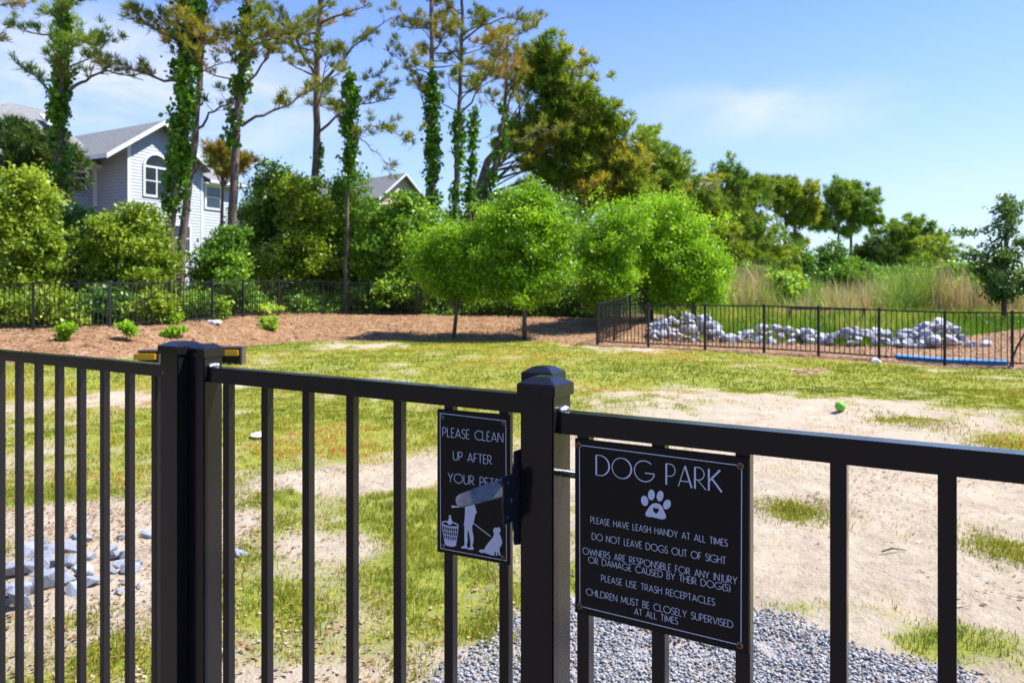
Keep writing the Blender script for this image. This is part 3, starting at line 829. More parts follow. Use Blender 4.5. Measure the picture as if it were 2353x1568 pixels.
# ---------------------------------------------------------------- far fences
def far_fence(name, pts, label, height=1.23, every=1.83, pick=0.115, zoff=0.04, posts=None, top_line=None, extra=0.05):
    """pts: list of (x, y, ground z) along the run; one thing with rails, posts and single pickets"""
    P = [Vector(p) for p in pts]
    root = empty(name, P[0], label, 'fence')
    seg = [0]
    for a, b_ in zip(P, P[1:]): seg.append(seg[-1] + (b_ - a).to_2d().length)
    def pos(s):
        for i in range(len(P) - 1):
            if s <= seg[i + 1] or i == len(P) - 2:
                f = (s - seg[i]) / (seg[i + 1] - seg[i]); return P[i].lerp(P[i + 1], f), (P[i + 1] - P[i]).to_2d().normalized()
    top, bot = MB(), MB()
    for i in range(len(P) - 1):
        d = P[i + 1] - P[i]; q = Vector((-d.y, d.x, 0)).normalized()
        top.box(P[i] - q * .014 + Vector((0, 0, height - .035)), d, q * .028, Vector((0, 0, .035)))
        bot.box(P[i] - q * .014 + Vector((0, 0, zoff + .05)), d, q * .028, Vector((0, 0, .035)))
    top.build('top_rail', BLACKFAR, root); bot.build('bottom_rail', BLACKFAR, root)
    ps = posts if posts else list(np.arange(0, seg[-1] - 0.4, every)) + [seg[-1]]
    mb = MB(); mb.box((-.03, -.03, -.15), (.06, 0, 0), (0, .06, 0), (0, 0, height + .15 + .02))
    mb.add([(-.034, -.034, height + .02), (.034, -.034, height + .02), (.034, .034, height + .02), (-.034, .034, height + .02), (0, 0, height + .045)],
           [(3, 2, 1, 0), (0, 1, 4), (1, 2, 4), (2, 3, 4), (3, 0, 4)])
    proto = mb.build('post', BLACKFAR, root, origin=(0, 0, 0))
    def place(pr, s, first):
        o = pr if first else pr.copy()
        if not first: COL.objects.link(o); o.parent = root
        p, d = pos(s); o.location = p - P[0]; o.rotation_euler = (0, 0, math.atan2(d.y, d.x))
    for i, s in enumerate(ps): place(proto, s, i == 0)
    ss = [s for s in np.arange(pick * .6, seg[-1], pick) if min(abs(s - q) for q in ps) > 0.05]
    ss.sort(key=lambda s: pos(s)[0].to_2d().length)
    mb = MB(); mb.box((-.009, -.009, zoff + .075), (.018, 0, 0), (0, .018, 0), (0, 0, height - .035 - zoff - .07))
    pk = mb.build('picket', BLACKFAR, root, origin=(0, 0, 0))
    for i, s in enumerate(ss[:99]): place(pk, s, i == 0)
    if len(ss) > 99:
        mb = MB()
        for s in ss[99:]:
            p, d = pos(s); d3 = Vector((d.x, d.y, 0)); q = Vector((-d.y, d.x, 0))
            mb.box(p - d3 * .009 - q * .009 + Vector((0, 0, zoff + .075)), d3 * .018, q * .018, Vector((0, 0, height - .035 - zoff - .07)))
        tag(mb.build('picket_run', BLACKFAR, root), kind='stuff')
    return root
def gpt(x, y): return (x, y, gzs(x, y))
def on_right(px):
    k = (px - CX) / F; d = FB - FA
    t = (k * FA[1] - FA[0]) / (d[0] - k * d[1]); return FA + d * t
rp = [on_right(q) for q in (1372, 1489, 1619.5, 1755, 1880, 2019, 2170, 2325, 2495)]
rp3 = [(q[0], q[1], gzs(*q) - 0.0) for q in rp]
sg = [0]
for a, b_ in zip(rp, rp[1:]): sg.append(sg[-1] + float(np.linalg.norm(b_ - a)))
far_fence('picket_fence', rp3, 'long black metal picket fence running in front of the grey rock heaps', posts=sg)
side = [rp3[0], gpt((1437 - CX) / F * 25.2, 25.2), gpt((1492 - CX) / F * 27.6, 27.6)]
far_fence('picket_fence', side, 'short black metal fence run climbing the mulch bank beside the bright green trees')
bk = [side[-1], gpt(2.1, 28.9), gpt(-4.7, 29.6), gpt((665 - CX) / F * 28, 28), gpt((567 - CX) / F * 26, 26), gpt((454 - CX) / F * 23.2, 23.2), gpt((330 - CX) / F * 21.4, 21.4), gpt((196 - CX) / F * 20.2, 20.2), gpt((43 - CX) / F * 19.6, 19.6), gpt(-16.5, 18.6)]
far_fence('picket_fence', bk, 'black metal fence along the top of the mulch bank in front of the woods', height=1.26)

# ---------------------------------------------------------------- small things on the ground
def lathe(name, prof, mat, parent=None, origin=None, n_=28, smooth=True):
    mb = MB(); b0 = []
    for r, z in prof:
        b0.append([Vector((r * math.cos(2 * math.pi * k / n_), r * math.sin(2 * math.pi * k / n_), z)) for k in range(n_)])
    vs = [v for q in b0 for v in q]; fs = []
    for i in range(len(prof) - 1):
        for k in range(n_):
            j = (k + 1) % n_
            fs.append((i * n_ + k, i * n_ + j, (i + 1) * n_ + j, (i + 1) * n_ + k))
    mb.add(vs, fs)
    if prof[0][0] > 1e-4: mb.f.append(tuple(reversed(range(n_))))
    if prof[-1][0] > 1e-4: mb.f.append(tuple((len(prof) - 1) * n_ + k for k in range(n_)))
    return mb.build(name, mat, parent, origin=origin if origin is not None else (0, 0, 0), smooth=smooth)
# ball
bx, by = gp(1930, 944)
BALLM = simple('green_ball_rubber', (0.16, 0.50, 0.03), 0.4, var=0.2, scale=30)
BALLD = simple('dark_green_ball_seam', (0.05, 0.26, 0.03), 0.5)
bz = gzs(bx, by) + 0.062
rb = 0.066
ball = empty('ball', (bx, by, bz), 'small bright green ball lying on the sand', 'ball')
lathe('ball_skin', [(0.0005, -rb)] + [(rb * math.sin(a), -rb * math.cos(a)) for a in np.linspace(0.15, math.pi - 0.15, 16)] + [(0.0005, rb)], BALLM, ball)
mb = MB()
for ax in range(2):
    pts = []
    for i in range(33):
        a = 2 * math.pi * i / 32
        pts.append(Vector((math.cos(a), math.sin(a), 0.35 * math.sin(2 * a))).normalized() * (rb + .0002) if ax == 0 else Vector((0.35 * math.sin(2 * a), math.cos(a), math.sin(a))).normalized() * (rb + .0002))
    mb.tube(pts, 0.0022, 5, cap=False)
mb.build('seam', BALLD, ball, origin=(0, 0, 0))
# flying disc
bx, by = gp(600, 1000)
disc = lathe('flying_disc', [(0.001, .022), (.06, .022), (.095, .020), (.112, .013), (.116, .004), (.113, 0.001), (.108, .004), (.10, .012), (.06, .016), (.001, .016)],
             simple('white_disc_plastic', (0.85, 0.85, 0.84), 0.35, var=0.03))
disc.location = (bx, by, gzs(bx, by) + 0.006); disc.rotation_euler = (R(3), R(-2), 0)
tag(disc, 'white plastic flying disc lying in the grass behind the gate', 'flying disc')
# yellow and charcoal agility blocks
CHAR = simple('charcoal_recycled_plastic', (0.085, 0.072, 0.068), 0.6, var=0.2, scale=12)
CHAR_SHADE = simple('charcoal_recess_shade', (0.03, 0.028, 0.027), 0.7)  # darker copy of the charcoal: recess shade put into the colour
YEL = simple('mustard_yellow_plastic', (0.55, 0.29, 0.015), 0.45, var=0.08)
def agility_block(px, py_base, w, dp, h, rot, label, jut):
    x, y = gp(px, py_base); z = gzs(x, y)
    root = empty('agility_block', (x, y, z), label, 'agility block')
    ca, sa = math.cos(R(rot)), math.sin(R(rot))
    ux, uy, uz = Vector((ca, sa, 0)), Vector((-sa, ca, 0)), Vector((0, 0, 1)); o = Vector((x, y, z - .03))
    t = .045
    mb = MB()
    mb.box(o - ux * t, ux * t, uy * dp, uz * (h + .03)); mb.build('side_panel', CHAR, root, bevel=.004)
    mb = MB(); mb.box(o - ux * w, ux * t, uy * dp, uz * (h + .03))
    mb.build('side_panel', CHAR, root, bevel=.004)
    mb = MB(); mb.box(o - ux * (w + .01) - uy * .01 + uz * (h + .03), ux * (w + .02), uy * (dp + .02), uz * .04)
    mb.build('top_panel', CHAR, root, bevel=.004)
    mb = MB(); mb.box(o - ux * (w - t) + uy * (dp * .6), ux * (w - 2 * t), uy * .03, uz * (h + .028))
    mb.build('back_panel', CHAR_SHADE, root)
    mb = MB(); mb.box(o - ux * (w - t - .004 + jut) + uy * (-.06) + uz * (h - .125), ux * (w - 2 * t - .03 + jut), uy * (dp * .5), uz * .125)
    mb.build('board', YEL, root, bevel=.012, seg=2)
agility_block(367, 848, .42, .30, .34, 4, 'charcoal and yellow agility block left of the fence posts, partly hidden by the rail', .12)
agility_block(556, 836, .50, .28, .36, 3, 'charcoal and yellow agility block just right of the paired gate posts', .0)
# blue pipe
BLUE = simple('blue_pipe_plastic', (0.06, 0.34, 0.80), 0.4, var=0.12, scale=5)
pa, pb = on_right(2058) + np.array([.12, .22]), on_right(2318) + np.array([.12, .22])
pz = gzs(*pa) + .085
pipe = empty('pipe', (pa[0], pa[1], pz), 'long sky blue plastic pipe lying along the foot of the far fence', 'pipe')
mb = MB(); mb.tube([Vector((pa[0], pa[1], pz)), Vector(((pa[0] + pb[0]) / 2, (pa[1] + pb[1]) / 2, gzs(*((pa + pb) / 2)) + .085)), Vector((pb[0], pb[1], gzs(*pb) + .085))], .065, 16)
mb.build('pipe_body', BLUE, pipe, smooth=False)
q = (pa * .35 + pb * .65); dr = Vector((*(pb - pa), 0)).normalized()
mb = MB(); c0 = Vector((q[0], q[1], gzs(*q) + .085)); mb.tube([c0 - dr * .09, c0 + dr * .09], .074, 16)
mb.build('coupling', BLUE, pipe)
# rod leaning against the far fence at the frame edge, and the board seen through it
mb = MB(); a0 = on_right(2300); a1 = on_right(2352)
mb.tube([Vector((a0[0], a0[1] - .25, gzs(a0[0], a0[1] - .25))), Vector((a0[0] + .28, a0[1] - .10, .35)), Vector((a1[0] + .1, a1[1] - .05, .85))], .022, 8)
tag(mb.build('metal_stake', BLACKFAR, None, origin=(a0[0], a0[1] - .25, 0)), 'dark metal stake leaning on the far fence at the right edge', 'stake')
# a scrap of pale plastic on the bank, a twig on the sand
def bank_Y(px, py):
    Y = 15.0
    for _ in range(300):
        if HY + (H - gzs((px - CX) / F * Y, Y)) * F / Y <= py: break
        Y += .05
    return Y
sy = bank_Y(590 * .8317, 744); sx_ = (590 * .8317 - CX) / F * sy
bm_ = bmesh.new(); bmesh.ops.create_icosphere(bm_, subdivisions=3, radius=1)
rq = random.Random(8)
for v in bm_.verts:
    q_ = 1 + .55 * (float(vnoise(v.co.x * 2.3 + 9, v.co.y * 2.3 + v.co.z * 1.7, 6)) - .5) + rq.uniform(-.08, .08)
    v.co = Vector((v.co.x * .26 * q_, v.co.y * .13 * q_, max(-.2, v.co.z) * .085 * q_))
me_ = bpy.data.meshes.new('plastic_scrap'); bm_.to_mesh(me_); bm_.free()
sc_ = link_mesh('plastic_scrap', me_, simple('pale_plastic_film', (0.55, 0.60, 0.66), .4, var=.1), None, (sx_, sy, gzs(sx_, sy) + .03))
tag(sc_, 'crumpled pale plastic scrap on the mulch bank by the fence', 'litter')
tx, ty = gp(2050, 1266); mb = MB()
mb.tube([Vector((tx - .06, ty + .01, gzs(tx - .06, ty) + .012)), Vector((tx, ty, gzs(tx, ty) + .018)), Vector((tx + .07, ty - .02, gzs(tx + .07, ty) + .010))], [.005, .006, .003], 6)
tag(mb.build('twig', BARKG, None, origin=(tx, ty, gzs(tx, ty))), 'short dark twig lying on the bare sand', 'twig')
# distant low rail with a red marker
rr = empty('marker_rail', at(1900, 752, 33), 'low dark rail with a red marker in the marsh grass', 'rail')
mb = MB(); mb.box(at(1810, 711, 33), at(1990, 713, 33) - at(1810, 711, 33), (0, .06, 0), (0, 0, .09)); 
for px in (1815, 1985): mb.box(at(px, 712, 33) + Vector((-.05, .062, 0)), (.1, 0, 0), (0, .1, 0), (0, 0, -1.2))
mb.build('rail', BARKG, rr)
mb = MB(); mb.box(at(1882, 714, 32.9), (.38, 0, 0), (0, .04, 0), (0, 0, .13)); mb.build('marker', simple('red_marker_paint', (0.55, 0.05, 0.04), .5), rr)

# ---------------------------------------------------------------- rocks
rng = random.Random(11)
def rock_mesh(name, seed, flat=0.75, npts=16):
    r = random.Random(seed); bm = bmesh.new()
    for i in range(npts):
        v = Vector((r.gauss(0, 1), r.gauss(0, 1), r.gauss(0, 1))).normalized() * r.uniform(.82, 1.0)
        bm.verts.new((v.x, v.y * .85, v.z * flat))
    g = bmesh.ops.convex_hull(bm, input=bm.verts)
    bmesh.ops.delete(bm, geom=[e for e in g['geom_interior'] if isinstance(e, bmesh.types.BMVert)], context='VERTS')
    bmesh.ops.bevel(bm, geom=list(bm.edges), offset=.025, segments=1, affect='EDGES', clamp_overlap=True)
    me = bpy.data.meshes.new(name); bm.to_mesh(me); bm.free(); return me
RM = [rock_mesh('rock', 100 + i, rng.uniform(.55, .9), rng.choice((12, 14, 18))) for i in range(10)]
for me in RM: me.materials.append(ROCK)
RN = [rock_mesh('rock', 300 + i, rng.uniform(.52, .74), rng.choice((11, 13, 16))) for i in range(8)]
for me in RN: me.materials.append(ROCKN)
def rock(me, loc, s, label, group, tilt=.5):
    o = bpy.data.objects.new('rock', me); COL.objects.link(o)
    o.location = loc; o.scale = (s * rng.uniform(.8, 1.25), s * rng.uniform(.8, 1.2), s * rng.uniform(.75, 1.1))
    o.rotation_euler = (rng.uniform(-tilt, tilt), rng.uniform(-tilt, tilt), rng.uniform(0, 6.28))
    return tag(o, label, 'rock', group)
def heap(pxa, pxb, Ya, Yb, prof, width, nrocks, size, label, group):
    for i in range(nrocks):
        f = rng.random()
        px = pxa + (pxb - pxa) * f; Y = Ya + (Yb - Ya) * f
        hh = float(np.interp(px, [q[0] for q in prof], [q[1] for q in prof]))
        w = width * (.45 + .75 * hh)
        a = rng.uniform(-1, 1)
        y = Y + a * w; x = (px - CX) / F * Y
        z = gzs(x, y) + hh * max(0, 1 - a * a) * rng.uniform(.75, 1.0)
        s = size * rng.uniform(.6, 1.3)
        rock(rng.choice(RM), (x, y, z + s * .12), s, label, group)
heap(1488, 1662, 24.6, 24.0, [(1488, .18), (1515, .55), (1580, .85), (1620, .75), (1650, .35), (1662, .1)], .9, 84, .185, 'pale grey rock in the tall heap behind the fence, left end', 'rocks in the tall heap')
heap(1655, 1890, 23.6, 22.6, [(1655, .14), (1700, .22), (1750, .58), (1800, .54), (1850, .42), (1890, .2)], .9, 70, .175, 'pale grey rock in the low middle heap behind the far fence', 'rocks in the middle heap')
heap(1895, 2040, 22.0, 21.4, [(1895, .16), (1950, .50), (1985, .44), (2020, .40), (2040, .38)], .8, 44, .165, 'grey rock in the low heap between the middle and right heaps', 'rocks in the low heap')
heap(2040, 2215, 21.3, 20.7, [(2040, .22), (2090, .40), (2140, .68), (2175, .6), (2215, .08)], .8, 60, .185, 'grey rock in the sloping heap at the right end of the rocks', 'rocks in the right heap')
for px, Y, s in ((2035, 18.6, .10), (2060, 18.9, .09), (2012, 17.4, .13), (2265, 20.2, .16)):
    x = (px - CX) / F * Y
    rock(rng.choice(RM), (x, Y, gzs(x, Y) + s * .3), s, 'single grey rock lying apart from the heaps by the far fence', 'stray rocks by the far fence')
near = [(60, 1262, 60), (82, 1240, 55), (120, 1248, 50), (165, 1240, 52), (185, 1232, 45), (45, 1300, 80), (90, 1290, 75), (130, 1290, 60), (160, 1285, 48), (200, 1262, 52), (255, 1248, 50), (270, 1262, 45),
        (40, 1345, 85), (105, 1330, 85), (60, 1375, 75), (150, 1325, 62), (190, 1310, 58), (210, 1335, 52), (175, 1352, 50), (275, 1290, 40), (300, 1300, 46), (318, 1290, 30), (285, 1270, 34),
        (340, 1222, 34), (285, 1228, 30), (262, 1305, 36), (290, 1335, 26), (315, 1345, 24), (275, 1358, 22), (545, 1266, 30), (560, 1270, 20), (190, 1212, 32), (15, 1310, 60), (20, 1380, 50), (-40, 1300, 80), (-30, 1350, 85)]
for i, (px, py, w) in enumerate(near):
    x, y = gp(px, py + w * .25); s = w / F * y * .60
    if px > 500: lb, gr = 'small pale rock in the sand right of the paired posts', 'small rocks right of the posts'
    elif w >= 74: lb, gr = 'large flat bluish grey rock in the cluster behind the left fence', 'large rocks behind the left fence'
    elif px > 240: lb, gr = 'grey rock at the loose right side of the near cluster', 'loose rocks beside the near cluster'
    else: lb, gr = 'middling grey rock packed in the near cluster behind the left fence', 'middling rocks behind the left fence'
    rock(rng.choice(RN), (x, y, gzs(x, y) + s * .30), s, lb, gr, .4)

# gravel bed: thousands of chips, one mass
rg = np.random.default_rng(4)
def chips(name, xy, size, mat, seed, kind_label, flat=.5, zo=0.0, tones=None):
    r = np.random.default_rng(seed)
    base = []
    for i in range(6):
        bm = bmesh.new()
        rr_ = random.Random(seed + i)
        for k in range(9): 
            v = Vector((rr_.gauss(0, 1), rr_.gauss(0, 1), rr_.gauss(0, 1))).normalized(); bm.verts.new((v.x, v.y * .7, v.z * flat))
        bmesh.ops.convex_hull(bm, input=bm.verts); bmesh.ops.triangulate(bm, faces=bm.faces)
        bm.verts.index_update()
        base.append((np.array([v.co[:] for v in bm.verts]), np.array([[v.index for v in f.verts] for f in bm.faces]))); bm.free()
    N = len(xy); Vs, Fs, Ts = [], [], []; off_ = 0
    z = gz(xy[:, 0], xy[:, 1])
    for i in range(6):
        idx = np.arange(i, N, 6); bv, bf = base[i]
        n_ = len(idx); s = size * r.uniform(.55, 1.5, n_)
        a = r.uniform(0, 6.28, n_); t = r.normal(0, .35, n_)
        v = bv[None] * s[:, None, None]
        ct, st = np.cos(t)[:, None], np.sin(t)[:, None]
        y_, z_ = v[..., 1] * ct - v[..., 2] * st, v[..., 1] * st + v[..., 2] * ct
        ca_, sa_ = np.cos(a)[:, None], np.sin(a)[:, None]
        x2, y2 = v[..., 0] * ca_ - y_ * sa_, v[..., 0] * sa_ + y_ * ca_
        V = np.stack([x2 + xy[idx, 0][:, None], y2 + xy[idx, 1][:, None], z_ + (z[idx] + s * .2 + zo * r.random(n_))[:, None]], -1)
        Vs.append(V.reshape(-1, 3)); Ts.append(np.repeat(r.random(n_), len(bv)))
        Fs.append((bf[None] + (np.arange(n_) * len(bv))[:, None, None]).reshape(-1, 3) + off_); off_ += n_ * len(bv)
    o = np_mesh(name, np.concatenate(Vs), np.concatenate(Fs), mat, tone=np.concatenate(Ts))
    tag(o, kind_label[0], kind_label[1], kind='stuff')
    return o
m, n, l, b = new_mat('blue_grey_gravel')
a = n.new('ShaderNodeAttribute'); a.attribute_name = 'tone'
rr_ = ramp(n, l, a.outputs['Fac'], [(0.0, (0.11, 0.118, 0.13)), (0.4, (0.225, 0.24, 0.265)), (0.72, (0.35, 0.365, 0.395)), (0.86, (0.27, 0.20, 0.15)), (0.96, (0.40, 0.40, 0.40))])
l.new(rr_.outputs[0], b.inputs['Base Color']); b.inputs['Roughness'].default_value = .6
GRAVEL = m
xy = np.stack([rg.uniform(-.8, 2.6, 46000), rg.uniform(2.2, 3.9, 46000)], 1)
mk = masks(xy[:, 0], xy[:, 1])[3]
dens = mk * np.clip(1.15 - 0.0 * xy[:, 1], 0, 1)
xy = xy[rg.random(len(xy)) < dens]
chips('gravel', xy, .0092, GRAVEL, 50, ('loose blue grey gravel inside the gate', 'gravel'), flat=.42, zo=.008)

# ---------------------------------------------------------------- grass, litter, marsh: masses
def blades(name, xy, hgt, wid, mat, seed, label, tone, lean=.5, parent=None):
    r = np.random.default_rng(seed); N = len(xy)
    z = gz(xy[:, 0], xy[:, 1]); h = hgt * r.uniform(.5, 1.35, N); w = wid * r.uniform(.7, 1.3, N)
    a = r.uniform(0, 6.28, N); ln_ = np.abs(r.normal(0, lean, N)); b_ = r.uniform(0, 6.28, N)
    dx, dy = np.cos(a) * w / 2, np.sin(a) * w / 2
    lx, ly = np.cos(b_) * ln_ * h, np.sin(b_) * ln_ * h
    hz = h * np.sqrt(np.clip(1 - 0.5 * np.minimum(ln_, 1.2) ** 2, .2, 1))
    P = np.zeros((N, 5, 3)); x, y = xy[:, 0], xy[:, 1]
    P[:, 0] = np.stack([x - dx, y - dy, z - .005], 1); P[:, 1] = np.stack([x + dx, y + dy, z - .005], 1)
    P[:, 2] = np.stack([x + dx * .8 + lx * .35, y + dy * .8 + ly * .35, z + hz * .6], 1); P[:, 3] = np.stack([x - dx * .8 + lx * .35, y - dy * .8 + ly * .35, z + hz * .6], 1)
    P[:, 4] = np.stack([x + lx, y + ly, z + hz], 1)
    b5 = np.arange(N)[:, None] * 5
    Fc = np.concatenate([b5 + [0, 1, 2], b5 + [0, 2, 3], b5 + [3, 2, 4]])
    o = np_mesh(name, P.reshape(-1, 3), Fc, mat, tone=np.repeat(np.clip(tone, 0, 1), 5))
    return tag(o, label[0], label[1], kind='stuff')
def field_pts(n_, y0, y1, rgen, xmargin=.3, wid=.74):
    Y = np.sqrt(rgen.uniform(y0 * y0, y1 * y1, n_)); X = rgen.uniform(-1, 1, n_) * (wid * Y + xmargin)
    return np.stack([X, Y], 1)
XY, TN, HH, WW = [], [], [], []
for (n_, y0, y1, h_, w_) in ((170000, 2.6, 6, .028, .0040), (220000, 6, 12, .030, .0075), (200000, 12, 25, .035, .014)):
    q = field_pts(n_, y0, y1, rg)
    g = masks(q[:, 0], q[:, 1])[0]
    cl_ = fbm(q[:, 0] * 7, q[:, 1] * 7, 77, 3)
    keep = rg.random(n_) < np.clip((g - .27) * 2.0, 0, 1) * np.clip((cl_ - .30) * 4, .05, 1)
    q = q[keep]; g = g[keep]
    t = .50 + (fbm(q[:, 0] * .5, q[:, 1] * .5, 61, 4) - .5) * 1.3 + (fbm(q[:, 0] * 3, q[:, 1] * 3, 62, 2) - .5) * .5 + rg.normal(0, .13, len(q)) - (g - .6) * .25 - .12 * (q[:, 1] < 6)
    XY.append(q); TN.append(t); HH.append(np.full(len(q), h_) * (.7 + .8 * np.clip(g - .3, 0, 1))); WW.append(np.full(len(q), w_))
blades('lawn_grass', np.concatenate(XY), np.concatenate(HH), np.concatenate(WW), TURF, 7, ('short patchy grass across the dog park', 'grass'), np.concatenate(TN), .6)
q = field_pts(60000, 2.6, 11, rg)
mk = masks(q[:, 0], q[:, 1]); dn = fbm(q[:, 0] * 2.1, q[:, 1] * 1.7, 93, 4)
q = q[(rg.random(len(q)) < np.clip((dn - .47) * 4, 0.01, .75)) & (mk[0] < .42) & (mk[3] < .5) & (mk[1] < .5)]
blades('dry_grass', q, np.full(len(q), .022), .0042 * np.clip(q[:, 1] / 5, 1, 2), TURF, 18, ('thin straw coloured grass over the bare sand', 'grass'), np.clip(.72 + rg.normal(0, .14, len(q)), 0, .95), 1.0)
# coarser green tufts near the gate
cs = []
for px, py, k in ((750, 1135, 3), (700, 1415, 30), (640, 1370, 10), (905, 1395, 22), (980, 1250, 26), (1000, 1180, 20), (560, 1140, 16), (560, 1310, 16), (1120, 1450, 34), (1830, 1175, 60), (1880, 1172, 50), (1790, 1168, 40), (2300, 1245, 60), (2330, 1280, 60),
                  (2260, 1255, 40), (190, 1432, 22), (420, 1490, 26), (300, 1450, 14), (1190, 1495, 14), (930, 1550, 30), (230, 1520, 20), (340, 1540, 16), (2050, 963, 60), (2150, 975, 40), (2330, 1030, 50), (2280, 1020, 40), (900, 1235, 24), (1130, 1310, 26), (840, 1310, 20)):
    x, y = gp(px, py)
    for i in range(k * 13): cs.append((x + rg.normal(0, .022 * y), y + rg.normal(0, .034 * y)))
cs = np.array(cs)
blades('grass_tufts', cs, np.full(len(cs), .030), np.full(len(cs), .0055) * np.clip(cs[:, 1] / 5, 1, 2.2), TURF, 8, ('coarse green grass tufts in the sand', 'grass'), .36 + rg.normal(0, .18, len(cs)), 1.1)

def litter(name, xy, size, mat, seed, label, tone):
    r = np.random.default_rng(seed); N = len(xy); z = gz(xy[:, 0], xy[:, 1])
    s = size * r.uniform(.5, 1.5, N); a = r.uniform(0, 6.28, N); asp = r.uniform(.25, .6, N)
    ux, uy = np.cos(a) * s, np.sin(a) * s; vx, vy = -np.sin(a) * s * asp, np.cos(a) * s * asp
    k = s * r.uniform(.1, .7, N); x, y = xy[:, 0], xy[:, 1]; z = z + .004 + r.random(N) * .006
    P = np.stack([np.stack([x - ux, y - uy, z + k * r.random(N)], 1), np.stack([x + vx, y + vy, z], 1), np.stack([x + ux, y + uy, z + k], 1), np.stack([x - vx, y - vy, z + k * .3], 1)], 1)
    b4 = np.arange(N)[:, None] * 4
    return tag(np_mesh(name, P.reshape(-1, 3), b4 + [0, 1, 2, 3], mat, tone=np.repeat(tone, 4)), label[0], label[1], kind='stuff')
q = field_pts(42000, 2.6, 6.5, rg)
pd = fbm(q[:, 0] * 1.3, q[:, 1] * 1.3, 91, 3) + .35 * sstep(-.3, -1.8, q[:, 0]) + .1 * sstep(4.4, 3.0, q[:, 1])
q = q[(rg.random(len(q)) < np.clip((pd - .52) * 1.4, .01, .7)) & (masks(q[:, 0], q[:, 1])[3] < .4)]
litter('leaf_litter', q, .013, LITTER, 9, ('dry brown leaf litter scattered over the sand', 'leaf litter'), rg.random(len(q)))
q = np.concatenate([field_pts(60000, 13, 32, rg, 2)])
mk = masks(q[:, 0], q[:, 1]); q = q[(mk[1] > .4) & (mk[2] < .5)]
litter('mulch_chips', q, .045, LITTER, 10, ('orange brown wood chips and pine straw on the bank', 'mulch'), np.clip(rg.random(len(q)) * .75 + .2, 0, 1))
# marsh grass beyond the rocks, flowers, reeds
q = np.stack([rg.uniform(3, 36, 90000), rg.uniform(22, 46, 90000)], 1)
mk = masks(q[:, 0], q[:, 1])[2]; q = q[(mk > .5) & (q[:, 0] / q[:, 1] > .17) & (q[:, 0] / q[:, 1] < .85)]
hh = .25 + 1.0 * np.clip(fbm(q[:, 0] * .6, q[:, 1] * .6, 71, 4) - .25, 0, 1)
blades('marsh_grass', q, hh, np.full(len(q), .03), MARSH, 12, ('tall bright green marsh grass beyond the rock heaps', 'grass'), .42 + .35 * sstep(33, 42, q[:, 1]) + (fbm(q[:, 0] * .5, q[:, 1] * .5, 72, 4) - .5) * 1.9 + rg.normal(0, .15, len(q)), .35)
q = np.stack([rg.uniform(4, 24, 260), rg.uniform(24, 33, 260)], 1); q = q[(masks(q[:, 0], q[:, 1])[2] > .5) & (fbm(q[:, 0] * .5, q[:, 1] * .5, 73) > .45)]
P, Fc = [], []
for x, y in q:
    z = gzs(x, y) + rng.uniform(.55, .95)
    for k in range(5):
        a = k * 1.2566 + rng.random(); c0 = len(P)
        d = Vector((math.cos(a), math.sin(a), .15)) * .075; e = Vector((-math.sin(a), math.cos(a), 0)) * .03
        o_ = Vector((x, y, z)); P += [o_, o_ + d * .6 + e, o_ + d, o_ + d * .6 - e]; Fc.append((c0, c0 + 1, c0 + 2, c0 + 3))
tag(np_mesh('wild_flowers', np.array([p[:] for p in P]), np.array(Fc), PETAL, tone=np.random.default_rng(1).random(len(P))), 'scattered yellow wild flowers in the marsh grass', 'flowers', kind='stuff')
def reed_bed(seed, n_, fx, label):
    r = np.random.default_rng(seed)
    px = r.uniform(1600, 2600, n_); Y = r.uniform(41, 54, n_)
    X = (px - CX) / F * Y
    d = fbm(X * .22, Y * .15, 81, 3); keep = r.random(n_) < np.clip((d - .25) * 3.2, .1, 1)
    keep &= ~((px > 1860) & (px < 2040) & (Y < 46)) | (r.random(n_) < .2)
    X, Y, d = X[keep], Y[keep], d[keep]
    hh = (1.2 + 3.9 * np.clip(fbm(X * .45, Y * .3, 83, 4) - .22, 0, 1) ** 1.1) * r.uniform(.75, 1.15, len(X))
    t = np.clip(.55 + (fbm(X * .35, Y * .35, 85, 3) - .5) * 1.4 + r.normal(0, .16, len(X)), 0, .88)
    gp_ = fbm(X * .5, Y * .35, 87, 3); gp_ = gp_ + .3 * np.exp(-((pxof(X, Y) - 2095) / 55) ** 2) + .2 * np.exp(-((pxof(X, Y) - 1820) / 40) ** 2)
    t = np.where(r.random(len(X)) < np.clip((gp_ - .54) * 5, .05, .95), 1.0, t)
    return blades('reed_bed', np.stack([X, Y], 1), hh, np.full(len(X), .05), REED, seed, label, t, .30)
reed_bed(21, 30000, None, ('bed of tall dry tan reeds behind the marsh grass', 'reeds'))

# ---------------------------------------------------------------- the grey house and the beige house
def siding_mat(name, col, pitch):
    m, n, l, b = new_mat(name)
    c = n.new('ShaderNodeTexCoord'); sx = n.new('ShaderNodeSeparateXYZ'); l.new(c.outputs['Object'], sx.inputs[0])
    d = n.new('ShaderNodeMath'); d.operation = 'DIVIDE'; l.new(sx.outputs['Z'], d.inputs[0]); d.inputs[1].default_value = pitch
    f = n.new('ShaderNodeMath'); f.operation = 'FRACT'; l.new(d.outputs[0], f.inputs[0])
    rr = ramp(n, l, f.outputs[0], [(0.0, (1, 1, 1)), (0.80, (0.25, 0.25, 0.25)), (0.86, (0, 0, 0)), (1.0, (1, 1, 1))])
    t = tex(n, l, 'ShaderNodeTexNoise', 1.5)
    r2 = ramp(n, l, t.outputs['Fac'], [(0.3, tuple(q * .93 for q in col)), (0.7, col)])
    l.new(r2.outputs[0], b.inputs['Base Color']); b.inputs['Roughness'].default_value = .6
    bump(n, l, b, rr.outputs[0], 1.0, 0.06)
    return m
